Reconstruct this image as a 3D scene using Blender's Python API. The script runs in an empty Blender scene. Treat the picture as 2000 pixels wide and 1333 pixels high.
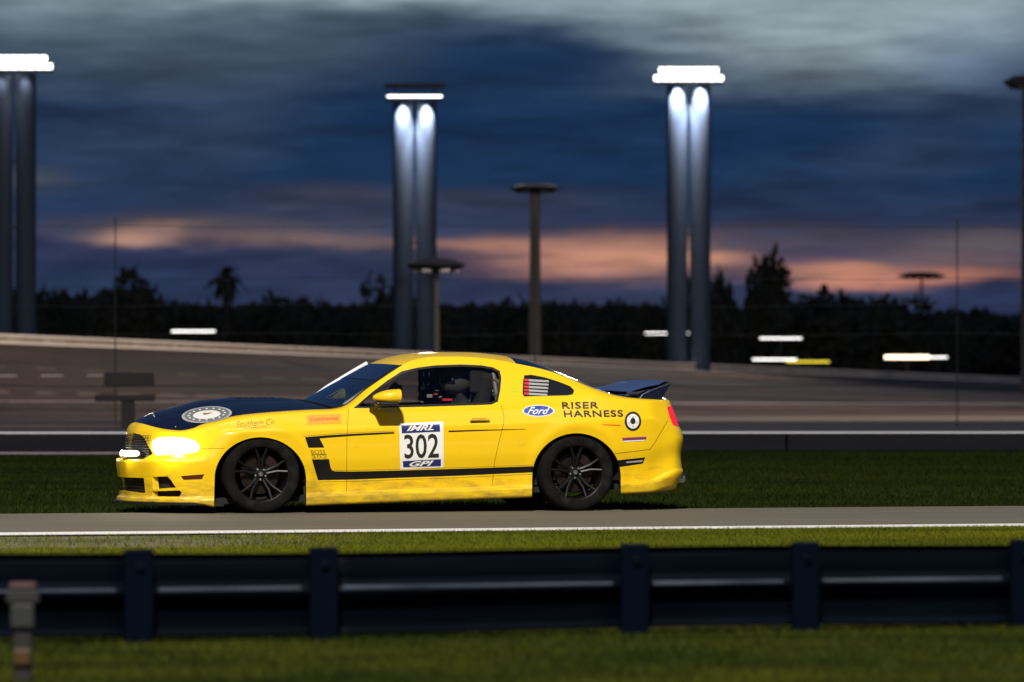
import bpy, bmesh, math, random
import numpy as np
from mathutils import Vector, Matrix
from mathutils.bvhtree import BVHTree
from mathutils.kdtree import KDTree

random.seed(7)
rng = np.random.default_rng(7)
SC = bpy.context.scene
COL = SC.collection
PI = math.pi
R = math.radians

# ------------------------------------------------------------------ camera
F = 10269.0          # focal length in photograph pixels (2000 px wide frame)
HY = 717.0           # image row of the horizon
CAMD, CAMZ = 45.0, 1.22
cd = bpy.data.cameras.new('camera')
cam = bpy.data.objects.new('camera', cd)
COL.objects.link(cam)
cam.location = (0, -CAMD, CAMZ)
cam.rotation_euler = (R(90), 0, 0)
cd.sensor_width = 36.0
cd.lens = F / 2000.0 * 36.0
cd.shift_y = (HY - 666.5) / 2000.0
cd.clip_start = 0.5
cd.clip_end = 6000
cd.dof.use_dof = True
cd.dof.focus_distance = 44.2
cd.dof.aperture_fstop = 3.1
SC.camera = cam
SC.view_settings.view_transform = 'Standard'
SC.view_settings.look = 'None'
SC.view_settings.exposure = 0.0
SC.view_settings.gamma = 1.0
SC.view_settings.use_curve_mapping = False

# ------------------------------------------------------------------ world: dusk sky with cloud bands
def lin(c):
    out = []
    for v in c:
        v = v / 255.0
        out.append(v / 12.92 if v <= 0.04045 else ((v + 0.055) / 1.055) ** 2.4)
    return tuple(out)

W = bpy.data.worlds.new('World')
SC.world = W
W.use_nodes = True
nt = W.node_tree
for n in list(nt.nodes):
    nt.nodes.remove(n)
N = nt.nodes.new
L = nt.links.new
SUN_EL, SUN_ROT = R(1.0), R(200)
sky = N('ShaderNodeTexSky')
sky.sky_type = 'NISHITA'
sky.sun_disc = False
sky.sun_elevation = SUN_EL
sky.sun_rotation = SUN_ROT

def wmath(op, a, b=None, c=None):
    n = N('ShaderNodeMath'); n.operation = op
    for i, v in enumerate((a, b, c)):
        if v is None: continue
        if isinstance(v, (int, float)): n.inputs[i].default_value = v
        else: L(v, n.inputs[i])
    return n.outputs[0]

tc = N('ShaderNodeTexCoord')
sep = N('ShaderNodeSeparateXYZ'); L(tc.outputs['Generated'], sep.inputs[0])
az0 = wmath('ARCTAN2', sep.outputs[0], sep.outputs[1])
el0 = wmath('ARCSINE', sep.outputs[2])
def wnoise(sx, sy, detail, rough=0.5, off=0.0):
    c = N('ShaderNodeCombineXYZ')
    L(wmath('MULTIPLY', az0, sx), c.inputs[0]); L(wmath('MULTIPLY', el0, sy), c.inputs[1])
    c.inputs[2].default_value = off
    n = N('ShaderNodeTexNoise'); n.inputs['Scale'].default_value = 1.0
    n.inputs['Detail'].default_value = detail; n.inputs['Roughness'].default_value = rough
    L(c.outputs[0], n.inputs['Vector'])
    return n.outputs['Fac']
n_big = wnoise(16, 60, 3, .5, 0.3)
n_mid = wnoise(30, 170, 4, .55, 4.1)
n_fine = wnoise(60, 420, 4, .6, 9.7)
az = wmath('ADD', az0, wmath('MULTIPLY', wmath('SUBTRACT', n_mid, 0.5), 0.030))
el = wmath('ADD', el0, wmath('MULTIPLY', wmath('SUBTRACT', wmath('ADD', wmath('MULTIPLY', n_mid, .7), wmath('MULTIPLY', n_fine, .3)), 0.5), 0.010))
ramp = N('ShaderNodeValToRGB')
L(wmath('MULTIPLY_ADD', el, 1.0 / 0.30, 0.10), ramp.inputs[0])
def rp(py): return ((HY - py) / F) / 0.30 + 0.10
els = ramp.color_ramp.elements
stops = [(0.02, (26, 30, 42)), (rp(640), (40, 48, 74)), (rp(560), (42, 54, 86)), (rp(470), (46, 54, 84)),
         (rp(370), (26, 50, 82)), (rp(230), (20, 48, 82)), (rp(80), (24, 50, 82)), (0.55, (40, 66, 104)), (1.0, (46, 70, 108))]
els[0].position = stops[0][0]; els[0].color = (*lin(stops[0][1]), 1)
els[1].position = stops[-1][0]; els[1].color = (*lin(stops[-1][1]), 1)
for p, c in stops[1:-1]:
    e = els.new(p); e.color = (*lin(c), 1)
cur = ramp.outputs[0]
def wmix(fac, a, col):
    m = N('ShaderNodeMix'); m.data_type = 'RGBA'
    L(fac, m.inputs['Factor']); L(a, m.inputs['A'])
    m.inputs['B'].default_value = (*lin(col), 1)
    return m.outputs['Result']
# broad uneven cloud tone, everywhere
cl = N('ShaderNodeMapRange'); L(n_big, cl.inputs[0])
cl.inputs[1].default_value = .45; cl.inputs[2].default_value = .80; cl.inputs[3].default_value = 0; cl.inputs[4].default_value = .38
cur = wmix(cl.outputs[0], cur, (72, 84, 100))
cl = N('ShaderNodeMapRange'); L(n_mid, cl.inputs[0])
cl.inputs[1].default_value = .35; cl.inputs[2].default_value = .52; cl.inputs[3].default_value = .35; cl.inputs[4].default_value = 0
cur = wmix(cl.outputs[0], cur, (20, 30, 50))
# individual clouds: centre column, centre row, half sizes (in photograph pixels at this distance), colour, amount
CLOUDS = [
    (250, 40, 520, 90, (92, 108, 120), .75), (60, 10, 260, 60, (120, 138, 148), .6), (560, 90, 250, 60, (66, 82, 100), .6),
    (330, 150, 260, 40, (62, 74, 90), .5),
    (900, -34, 700, 46, (176, 196, 200), .95), (1890, 20, 100, 60, (120, 140, 158), .5), (1250, 10, 330, 50, (140, 160, 168), .7), (1560, 70, 300, 85, (150, 166, 172), .92),
    (1800, 20, 330, 90, (150, 168, 176), .9), (1500, 150, 240, 40, (112, 128, 138), .5), (1900, 110, 150, 60, (96, 122, 150), .45),
    (60, 345, 130, 22, (84, 86, 92), .6), (660, 385, 190, 26, (70, 70, 84), .6), (1000, 395, 260, 26, (60, 64, 80), .5),
    (420, 445, 330, 26, (92, 86, 92), .6), (285, 462, 75, 15, (190, 146, 126), .8), (560, 468, 260, 16, (132, 106, 100), .6),
    (800, 470, 220, 22, (110, 92, 92), .5), (960, 478, 150, 15, (178, 126, 108), .65), (1200, 502, 220, 34, (206, 146, 120), .97),
    (1330, 500, 120, 20, (208, 148, 120), .8), (1090, 530, 200, 24, (140, 100, 96), .5), (1640, 532, 130, 22, (202, 142, 118), .92),
    (1790, 540, 190, 16, (196, 128, 104), .8), (1480, 470, 330, 24, (84, 76, 84), .55), (1890, 505, 200, 30, (120, 98, 96), .65),
    (1930, 470, 150, 18, (104, 92, 92), .6), (120, 560, 300, 40, (36, 56, 84), .4), (960, 590, 400, 34, (52, 58, 90), .6),
    (1560, 600, 200, 30, (50, 54, 80), .5), (1060, 115, 270, 75, (20, 47, 80), .85), (1300, 260, 420, 90, (18, 47, 82), .6)]
for (cx, cy, hx, hy, c, amt) in CLOUDS:
    a = wmath('MULTIPLY', wmath('SUBTRACT', az, (cx - 1000) / F), F / hx)
    e = wmath('MULTIPLY', wmath('SUBTRACT', el, (HY - cy) / F), F / hy)
    d = wmath('ADD', wmath('MULTIPLY', a, a), wmath('MULTIPLY', e, e))
    g = wmath('MULTIPLY', wmath('EXPONENT', wmath('MULTIPLY', wmath('POWER', d, 1.15), -1.0)), amt)
    cur = wmix(g, cur, c)
add = N('ShaderNodeMix'); add.data_type = 'RGBA'; add.blend_type = 'ADD'
add.inputs['Factor'].default_value = 0.0012
L(cur, add.inputs['A']); L(sky.outputs[0], add.inputs['B'])
st = N('ShaderNodeMapRange'); L(wmath('ADD', wmath('MULTIPLY', n_fine, .6), wmath('MULTIPLY', n_mid, .4)), st.inputs[0])
st.inputs[1].default_value = .33; st.inputs[2].default_value = .67; st.inputs[3].default_value = .74; st.inputs[4].default_value = 1.24
cmb = N('ShaderNodeCombineColor'); [L(st.outputs[0], cmb.inputs[i]) for i in range(3)]
mu = N('ShaderNodeMix'); mu.data_type = 'RGBA'; mu.blend_type = 'MULTIPLY'; mu.inputs['Factor'].default_value = 1
L(add.outputs['Result'], mu.inputs['A']); L(cmb.outputs[0], mu.inputs['B'])
bg = N('ShaderNodeBackground'); bg.inputs['Strength'].default_value = 1.0
L(mu.outputs['Result'], bg.inputs['Color'])
wo = N('ShaderNodeOutputWorld'); L(bg.outputs[0], wo.inputs[0])

# last afterglow: one very weak, wide sun lamp
sd = bpy.data.lights.new('sun', 'SUN'); sd.energy = 0.06; sd.angle = R(12); sd.color = (1.0, .82, .70)
so = bpy.data.objects.new('sun', sd); COL.objects.link(so)
so.rotation_euler = (R(78), 0, R(-20))

# ------------------------------------------------------------------ helpers
def tag(o, label=None, cat=None, group=None, kind=None):
    if label: o['label'] = label
    if cat: o['category'] = cat
    if group: o['group'] = group
    if kind: o['kind'] = kind
    return o

def empty(name, loc=(0, 0, 0), rz=0.0, parent=None):
    o = bpy.data.objects.new(name, None)
    o.empty_display_size = .2
    COL.objects.link(o); o.location = loc; o.rotation_euler = (0, 0, rz)
    if parent: o.parent = parent
    return o

def mesh_obj(name, verts, faces, mat, parent=None, smooth=False, loc=None):
    me = bpy.data.meshes.new(name)
    me.from_pydata([tuple(v) for v in verts], [], [tuple(f) for f in faces])
    me.materials.append(mat)
    if smooth:
        me.polygons.foreach_set('use_smooth', [True] * len(me.polygons))
    me.update()
    o = bpy.data.objects.new(name, me); COL.objects.link(o)
    if parent: o.parent = parent
    if loc: o.location = loc
    return o

class MB:
    def __init__(s): s.v = []; s.f = []
    def box(s, c, d, rot=None, taper=1.0):
        x, y, z = d[0] / 2, d[1] / 2, d[2] / 2
        P = [(-x, -y, -z), (x, -y, -z), (x, y, -z), (-x, y, -z), (-x * taper, -y * taper, z), (x * taper, -y * taper, z), (x * taper, y * taper, z), (-x * taper, y * taper, z)]
        b = len(s.v)
        for p in P:
            p = Vector(p)
            if rot is not None: p = rot @ p
            s.v.append(p + Vector(c))
        for f in [(0, 3, 2, 1), (4, 5, 6, 7), (0, 1, 5, 4), (1, 2, 6, 5), (2, 3, 7, 6), (3, 0, 4, 7)]:
            s.f.append(tuple(b + i for i in f))
        return s
    def tube(s, pts, rad, n=8, cap=True):
        pts = [Vector(p) for p in pts]
        rads = rad if isinstance(rad, (list, tuple)) else [rad] * len(pts)
        b = len(s.v)
        up = Vector((0, 0, 1))
        for i, p in enumerate(pts):
            t = (pts[min(i + 1, len(pts) - 1)] - pts[max(i - 1, 0)]).normalized()
            a = t.cross(up)
            if a.length < 1e-3: a = t.cross(Vector((0, 1, 0)))
            a.normalize(); c = t.cross(a)
            for k in range(n):
                w = 2 * PI * k / n
                s.v.append(p + a * (math.cos(w) * rads[i]) + c * (math.sin(w) * rads[i]))
        for i in range(len(pts) - 1):
            for k in range(n):
                q = (k + 1) % n
                s.f.append((b + i * n + k, b + i * n + q, b + (i + 1) * n + q, b + (i + 1) * n + k))
        if cap:
            s.f.append(tuple(b + k for k in range(n))[::-1])
            s.f.append(tuple(b + (len(pts) - 1) * n + k for k in range(n)))
        return s
    def lathe(s, prof, c=(0, 0, 0), axis='y', n=48, arc=2 * PI, start=0.0):
        # prof: list of (radius, axial)
        b = len(s.v); closed = abs(arc - 2 * PI) < 1e-6
        m = n if closed else n + 1
        for k in range(m):
            w = start + arc * k / n
            for (r, a) in prof:
                if axis == 'y': p = (r * math.cos(w), a, r * math.sin(w))
                elif axis == 'z': p = (r * math.cos(w), r * math.sin(w), a)
                else: p = (a, r * math.cos(w), r * math.sin(w))
                s.v.append(Vector(p) + Vector(c))
        q = len(prof)
        for k in range(n):
            k2 = (k + 1) % m
            for i in range(q - 1):
                s.f.append((b + k * q + i, b + k2 * q + i, b + k2 * q + i + 1, b + k * q + i + 1))
        return s
    def grid(s, P):
        # P: array rows x cols of points
        b = len(s.v); r = len(P); c = len(P[0])
        for row in P:
            for p in row: s.v.append(Vector(p))
        for i in range(r - 1):
            for j in range(c - 1):
                s.f.append((b + i * c + j, b + i * c + j + 1, b + (i + 1) * c + j + 1, b + (i + 1) * c + j))
        return s
    def build(s, name, mat, parent=None, smooth=False, loc=None, bevel=0.0):
        o = mesh_obj(name, s.v, s.f, mat, parent, smooth, loc)
        if bevel:
            m = o.modifiers.new('bevel', 'BEVEL'); m.width = bevel; m.segments = 2; m.limit_method = 'ANGLE'
        if smooth:
            try: o.data.set_sharp_from_angle(angle=R(38))
            except Exception: pass
        return o

# ------------------------------------------------------------------ materials
def mat(name, col, rough=.6, metal=0.0, coat=0.0, emit=None, estr=0.0, spec=.5, noise=None, bump=None, alpha=None):
    m = bpy.data.materials.new(name); m.use_nodes = True
    t = m.node_tree; b = t.nodes['Principled BSDF']
    b.inputs['Base Color'].default_value = (*col, 1)
    b.inputs['Roughness'].default_value = rough
    b.inputs['Metallic'].default_value = metal
    b.inputs['Coat Weight'].default_value = coat
    b.inputs['Coat Roughness'].default_value = .06
    b.inputs['Specular IOR Level'].default_value = spec
    if emit:
        b.inputs['Emission Color'].default_value = (*emit, 1); b.inputs['Emission Strength'].default_value = estr
    co = None
    if noise or bump:
        co = t.nodes.new('ShaderNodeTexCoord')
    if noise:   # (scale vector, colour2, low, high)
        sc, c2, lo, hi = noise
        mp = t.nodes.new('ShaderNodeMapping'); mp.inputs['Scale'].default_value = sc
        t.links.new(co.outputs['Object'], mp.inputs[0])
        nz = t.nodes.new('ShaderNodeTexNoise'); nz.inputs['Scale'].default_value = 1; nz.inputs['Detail'].default_value = 6; nz.inputs['Roughness'].default_value = .6
        t.links.new(mp.outputs[0], nz.inputs['Vector'])
        mr = t.nodes.new('ShaderNodeMapRange'); mr.inputs[1].default_value = lo; mr.inputs[2].default_value = hi
        t.links.new(nz.outputs['Fac'], mr.inputs[0])
        mx = t.nodes.new('ShaderNodeMix'); mx.data_type = 'RGBA'
        t.links.new(mr.outputs[0], mx.inputs['Factor'])
        mx.inputs['A'].default_value = (*col, 1); mx.inputs['B'].default_value = (*c2, 1)
        t.links.new(mx.outputs['Result'], b.inputs['Base Color'])
    if bump:    # (scale, strength, distance)
        nz = t.nodes.new('ShaderNodeTexNoise'); nz.inputs['Scale'].default_value = bump[0]; nz.inputs['Detail'].default_value = 5
        t.links.new(co.outputs['Object'], nz.inputs['Vector'])
        bp = t.nodes.new('ShaderNodeBump'); bp.inputs['Strength'].default_value = bump[1]; bp.inputs['Distance'].default_value = bump[2]
        t.links.new(nz.outputs['Fac'], bp.inputs['Height']); t.links.new(bp.outputs[0], b.inputs['Normal'])
    return m

def paint_yellow():
    m = mat('yellow_paint', (.84, .54, .004), rough=.42, coat=.45, spec=.35)
    t = m.node_tree; b = t.nodes['Principled BSDF']; n = t.nodes.new; l = t.links.new
    co = n('ShaderNodeTexCoord'); sp = n('ShaderNodeSeparateXYZ'); l(co.outputs['Object'], sp.inputs[0])
    nz = n('ShaderNodeTexNoise'); nz.inputs['Scale'].default_value = 5.0; nz.inputs['Detail'].default_value = 8; nz.inputs['Roughness'].default_value = .68
    mp = n('ShaderNodeMapping'); mp.inputs['Scale'].default_value = (1.0, 1, 3.2); l(co.outputs['Object'], mp.inputs[0]); l(mp.outputs[0], nz.inputs['Vector'])
    # road grime thrown up on the sills: more low down, broken up by noise
    h = n('ShaderNodeMapRange'); l(sp.outputs[2], h.inputs[0]); h.inputs[1].default_value = .42; h.inputs[2].default_value = .12; h.inputs[3].default_value = 0; h.inputs[4].default_value = .34
    a = n('ShaderNodeMath'); a.operation = 'ADD'; l(nz.outputs['Fac'], a.inputs[0]); l(h.outputs[0], a.inputs[1])
    r = n('ShaderNodeMapRange'); l(a.outputs[0], r.inputs[0]); r.inputs[1].default_value = .63; r.inputs[2].default_value = .98; r.inputs[3].default_value = 0; r.inputs[4].default_value = .75
    mx = n('ShaderNodeMix'); mx.data_type = 'RGBA'; l(r.outputs[0], mx.inputs['Factor'])
    mx.inputs['A'].default_value = (.86, .54, .003, 1); mx.inputs['B'].default_value = (.20, .135, .03, 1)
    l(mx.outputs['Result'], b.inputs['Base Color'])
    return m
M_YEL = paint_yellow()
M_NAVY = mat('navy_paint', (.003, .0055, .018), rough=.32, coat=.35)
M_WINGNAVY = mat('spoiler_paint', (.045, .075, .17), rough=.38, coat=.3)
M_BLACKVINYL = mat('black_vinyl', (.006, .0055, .005), rough=.5, spec=.25, noise=((4, 4, 4), (.016, .013, .01), .5, .9))
M_GAP = mat('panel_gap', (.30, .19, .004), rough=.9)
M_DARK = mat('dark_interior', (.006, .006, .006), rough=.85)
M_TRIM = mat('black_trim', (.010, .010, .010), rough=.4)
M_WHITEV = mat('white_vinyl', (.80, .78, .72), rough=.45)
M_NAVYV = mat('navy_vinyl', (.012, .022, .13), rough=.45)
M_ORANGEV = mat('orange_vinyl', (.95, .30, .01), rough=.45)
M_REDV = mat('red_vinyl', (.70, .06, .01), rough=.45)
M_BLUEV = mat('blue_vinyl', (.03, .06, .36), rough=.4)
M_GREYV = mat('grey_vinyl', (.36, .35, .32), rough=.45)
M_OLIVEV = mat('script_vinyl', (.30, .19, .01), rough=.5)
M_TYRE = mat('tyre_rubber', (.0055, .005, .0045), rough=.9, spec=.12, bump=(60, .3, .002), noise=((9, 9, 9), (.020, .018, .016), .45, .8))
M_RIM = mat('dark_rim', (.018, .018, .018), rough=.42, metal=.75)
M_HUB = mat('hub_metal', (.42, .42, .40), rough=.28, metal=.9)
M_DISC = mat('brake_disc', (.035, .026, .020), rough=.35, metal=.8)
M_REDCAL = mat('red_caliper', (.010, .003, .003), rough=.4)
M_STEEL = mat('steel', (.5, .5, .5), rough=.25, metal=1.0)
M_TAIL = mat('red_lens', (.75, .01, .02), rough=.15, coat=.6, emit=(1, .02, .03), estr=.55)
M_MARK = mat('side_marker_lens', (.09, .012, .004), rough=.2, coat=.5)
M_HEAD = mat('lit_headlamp', (.9, .9, .8), rough=.2, emit=(1.0, .97, .80), estr=14.0)
M_HEADH = mat('headlamp_bezel', (.7, .7, .62), rough=.25, metal=.3, emit=(1.0, .93, .65), estr=1.6)
M_GRILLE = mat('grille_mesh', (.03, .03, .03), rough=.4)
M_SUIT = mat('dark_race_suit', (.012, .012, .016), rough=.8)
M_HELM = mat('helmet_shell', (.07, .07, .07), rough=.2, coat=.5)
M_VISOR = mat('helmet_visor', (.01, .01, .012), rough=.1, coat=.6)
M_CAGE = mat('roll_cage_paint', (.16, .16, .155), rough=.4)
M_SEAT = mat('seat_fabric', (.012, .012, .013), rough=.9)
M_REDBELT = mat('red_belt', (.6, .02, .03), rough=.7)
M_GREENLED = mat('green_display', (.02, .4, .25), rough=.4, emit=(.05, 1.0, .55), estr=.9)

def glass(name, tint, gloss_col, fac0, rough=.03):
    m = bpy.data.materials.new(name); m.use_nodes = True
    t = m.node_tree; t.nodes.clear(); n = t.nodes.new; l = t.links.new
    tr = n('ShaderNodeBsdfTransparent'); tr.inputs[0].default_value = (*tint, 1)
    gl = n('ShaderNodeBsdfGlossy'); gl.inputs['Color'].default_value = (*gloss_col, 1); gl.inputs['Roughness'].default_value = rough
    fr = n('ShaderNodeFresnel'); fr.inputs[0].default_value = 1.5
    ad = n('ShaderNodeMath'); ad.operation = 'ADD'; ad.use_clamp = True; l(fr.outputs[0], ad.inputs[0]); ad.inputs[1].default_value = fac0
    mx = n('ShaderNodeMixShader'); l(ad.outputs[0], mx.inputs[0]); l(tr.outputs[0], mx.inputs[1]); l(gl.outputs[0], mx.inputs[2])
    o = n('ShaderNodeOutputMaterial'); l(mx.outputs[0], o.inputs[0])
    return m
M_WSCREEN = glass('windscreen_glass', (.16, .24, .34), (.75, .88, 1.0), .22, .06)
M_SIDEGLASS = glass('side_glass', (.80, .78, .76), (.8, .8, .8), .0, .04)
M_REARGLASS = glass('rear_glass', (.03, .03, .035), (.8, .85, .9), .08)

# ------------------------------------------------------------------ setting: ground, road, banking
def streak_mat(name, c1, c2, sx, sy, rough=.85, grain=(.8, 60), c3=None, rot=0.0, bump=.25):
    m = bpy.data.materials.new(name); m.use_nodes = True
    t = m.node_tree; b = t.nodes['Principled BSDF']; n = t.nodes.new; l = t.links.new
    co = n('ShaderNodeTexCoord'); mp = n('ShaderNodeMapping'); l(co.outputs['Object'], mp.inputs[0])
    mp.inputs['Rotation'].default_value = (0, 0, rot); mp.vector_type = 'POINT'
    mp2 = n('ShaderNodeMapping'); mp2.inputs['Scale'].default_value = (sx, sy, 1); l(mp.outputs[0], mp2.inputs[0])
    a = n('ShaderNodeTexNoise'); a.inputs['Scale'].default_value = 1; a.inputs['Detail'].default_value = 8; a.inputs['Roughness'].default_value = .62; l(mp2.outputs[0], a.inputs['Vector'])
    g = n('ShaderNodeTexNoise'); g.inputs['Scale'].default_value = grain[1]; g.inputs['Detail'].default_value = 4; l(co.outputs['Object'], g.inputs['Vector'])
    r = n('ShaderNodeMapRange'); l(a.outputs['Fac'], r.inputs[0]); r.inputs[1].default_value = .32; r.inputs[2].default_value = .68
    x = n('ShaderNodeMix'); x.data_type = 'RGBA'; l(r.outputs[0], x.inputs['Factor']); x.inputs['A'].default_value = (*c1, 1); x.inputs['B'].default_value = (*c2, 1)
    gr = n('ShaderNodeMapRange'); l(g.outputs['Fac'], gr.inputs[0]); gr.inputs[1].default_value = .3; gr.inputs[2].default_value = .7; gr.inputs[3].default_value = grain[0]; gr.inputs[4].default_value = 2 - grain[0]
    hs = n('ShaderNodeMix'); hs.data_type = 'RGBA'; hs.blend_type = 'MULTIPLY'; hs.inputs['Factor'].default_value = 1
    l(x.outputs['Result'], hs.inputs['A'])
    cmb = n('ShaderNodeCombineColor'); [l(gr.outputs[0], cmb.inputs[i]) for i in range(3)]
    l(cmb.outputs[0], hs.inputs['B']); out = hs.outputs['Result']
    if c3:
        p3 = n('ShaderNodeTexNoise'); p3.inputs['Scale'].default_value = c3[1]; p3.inputs['Detail'].default_value = 3; l(co.outputs['Object'], p3.inputs['Vector'])
        r3 = n('ShaderNodeMapRange'); l(p3.outputs['Fac'], r3.inputs[0]); r3.inputs[1].default_value = .5; r3.inputs[2].default_value = .66; r3.inputs[4].default_value = c3[2]
        x3 = n('ShaderNodeMix'); x3.data_type = 'RGBA'; l(r3.outputs[0], x3.inputs['Factor']); l(out, x3.inputs['A']); x3.inputs['B'].default_value = (*c3[0], 1)
        out = x3.outputs['Result']
    l(out, b.inputs['Base Color']); b.inputs['Roughness'].default_value = rough; b.inputs['Specular IOR Level'].default_value = .25
    bp = n('ShaderNodeBump'); bp.inputs['Strength'].default_value = bump; bp.inputs['Distance'].default_value = .01
    l(g.outputs['Fac'], bp.inputs['Height']); l(bp.outputs[0], b.inputs['Normal'])
    return m

RA = R(16)                                   # the road runs at this angle to the picture plane
rdir = Vector((math.cos(RA), math.sin(RA), 0)); rnor = Vector((-math.sin(RA), math.cos(RA), 0))
def rpt(a, b, z=0.0):                        # a along the road, b across it (0 = painted edge line near the camera)
    p = Vector((0, -5.95, 0)) + rdir * a + rnor * b
    return (p.x, p.y, z)
def rstrip(name, b0, b1, z, m, a0=-90, a1=160, n=60, wob=0.0):
    P = []
    for bb, w in ((b0, 1), (b1, 1)):
        row = []
        for i in range(n + 1):
            a = a0 + (a1 - a0) * i / n
            o = wob * (math.sin(a * 1.3) + math.sin(a * .47 + bb)) if wob else 0
            row.append(rpt(a, bb + o, z))
        P.append(row)
    return MB().grid(P).build(name, m)

M_SOIL = streak_mat('turf_soil', (.012, .016, .003), (.030, .034, .005), .15, .6, .95, (.5, 30))
M_ASPH = streak_mat('worn_asphalt', (.115, .098, .066), (.165, .142, .10), .12, 2.6, .8, (.75, 90), rot=-RA)
M_SHOULDER = streak_mat('dusty_shoulder', (.085, .075, .035), (.20, .17, .09), .3, 2.4, .9, (.6, 40), c3=((.05, .07, .008), .9, .85), rot=-RA)
M_LINE = streak_mat('road_line_paint', (.78, .72, .64), (.86, .82, .76), .5, 8, .6, (.8, 50), rot=-RA)
G = tag(mesh_obj('ground', [(-1500, -300, -.03), (1500, -300, -.03), (1500, 3000, -.03), (-1500, 3000, -.03)], [(0, 1, 2, 3)], M_SOIL), kind='structure')
tag(rstrip('road', -.02, 5.60, 0.0, M_ASPH), kind='structure')
tag(rstrip('road_edge_line', .02, .62, .004, M_LINE), kind='structure')
tag(rstrip('road_far_edge_line', 5.36, 5.52, .004, M_LINE, a0=-60, a1=-3.2), kind='structure')
tag(rstrip('road_shoulder', -3.4, -.02, -.006, M_SHOULDER, a0=-90, a1=160, wob=.12), kind='structure')

# banking: a ruled sheet between the front line A and the wall line B
A0, A1 = Vector((-20.0, 79.0, 0.0)), Vector((24.0, 80.5, 0.0))
wl = lambda px, D, py: Vector(((px - 1000) / F * D, D - CAMD, CAMZ + (HY - py) / F * D))
B0, B1 = wl(0, 140, 671), wl(2000, 250, 748)
A0 = wl(0, 124, 818); A0.z = -.01
A1 = wl(2000, 130, 816); A1.z = -.01
def bank(u, v, dz=0.0):
    b = B0.lerp(B1, u); a = A0.lerp(A1, u)
    p = b.lerp(a, v)
    p.z = b.z + (a.z - b.z) * (max(v, 0.0) ** .93) + dz
    return p
def proj_y(p): return HY - F * (p.z - CAMZ) / (p.y + CAMD)
def find_v(u, y):
    lo, hi = 0.0, 1.0
    for _ in range(40):
        m = (lo + hi) / 2
        if proj_y(bank(u, m)) < y: lo = m
        else: hi = m
    return (lo + hi) / 2
def bank_band(name, yl0, yl1, yr0, yr1, dz, m, u0=-.32, u1=1.6, n=60):
    va0, va1, vb0, vb1 = find_v(0, yl0), find_v(0, yl1), find_v(1, yr0), find_v(1, yr1)
    P = []
    for k in range(5):
        row = []
        for i in range(n + 1):
            u = u0 + (u1 - u0) * i / n
            c0 = va0 + (vb0 - va0) * u; c1 = va1 + (vb1 - va1) * u
            row.append(bank(u, c0 + (c1 - c0) * k / 4, dz))
        P.append(row)
    return tag(MB().grid(P).build(name, m), kind='structure')
M_BANK = streak_mat('banking_asphalt', (.034, .022, .014), (.076, .053, .036), .035, .30, .9, (.85, 6), c3=((.12, .066, .052), .03, .6), rot=-R(60))
M_BANKD = streak_mat('dark_asphalt', (.012, .009, .007), (.048, .036, .027), .05, .4, .9, (.8, 6), rot=-R(60))
M_SEAM = mat('drain_channel', (.008, .007, .006), rough=.9)
M_BLINE = mat('banking_line_paint', (.55, .46, .42), rough=.6)
bank_band('banking', 671, 817.5, 748, 815.5, 0.0, M_BANK)
bank_band('banking_upper_lane', 672, 694, 748.3, 764, .006, M_BANKD)
bank_band('banking_drain_channel', 694, 700, 766, 776, .008, M_SEAM)
bank_band('banking_lane_line', 784, 785.2, 789.5, 791, .008, M_BLINE)
bank_band('banking_upper_lane_line', 734, 736, 741, 742, .008, M_BLINE, u0=-.3, u1=.07)
M_PATCH = streak_mat('tar_patch', (.012, .010, .009), (.06, .045, .036), .08, 2, .9, (.8, 6), rot=-R(60))
M_PALE = streak_mat('pale_patch', (.10, .078, .06), (.20, .15, .12), .06, 2, .9, (.8, 6), rot=-R(60))
for (a_, b_, c_, d_, m_, u0_, u1_) in ((706, 708.5, 779, 780.5, M_PATCH, -.3, 1.6), (716, 719, 786, 787.5, M_PALE, -.3, .9), (744, 746, 798, 799.5, M_PATCH, .1, 1.6), (763, 770, 802, 805, M_PALE, -.3, .35),
        (795, 798, 809, 810, M_PATCH, -.3, 1.6), (722, 726, 791.5, 795, M_PATCH, .5, 1.6)):
    bank_band('banking_patch', a_, b_, c_, d_, .007, m_, u0=u0_, u1=u1_)
# flat apron between the barrier and the banking
M_APRON = streak_mat('apron_asphalt', (.07, .058, .048), (.125, .105, .085), .05, .8, .9, (.8, 8))
tag(mesh_obj('apron', [(-60, 32.2, -.006), (90, 36.0, -.006), (90, 89, -.006), (-60, 84, -.006)], [(0, 1, 2, 3)], M_APRON), kind='structure')
tag(mesh_obj('apron_kerb', [(-30, 61.0, .0), (-4.6, 61.0, .0), (-4.6, 65.2, .0), (-30, 65.2, .0)], [(0, 1, 2, 3)],
     mat('orange_kerb_paint', (.42, .17, .07), rough=.8, noise=((.6, 2, 1), (.12, .09, .07), .4, .75))), kind='structure')
tag(mesh_obj('pavement_strip', [(-40, 28.2, -.004), (-3.2, 28.6, -.004), (-3.2, 30.6, -.004), (-40, 30.6, -.004)], [(0, 1, 2, 3)],
     mat('pale_concrete', (.52, .36, .33), rough=.8, noise=((.5, 2, 1), (.34, .25, .22), .4, .7))), kind='structure')

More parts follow.
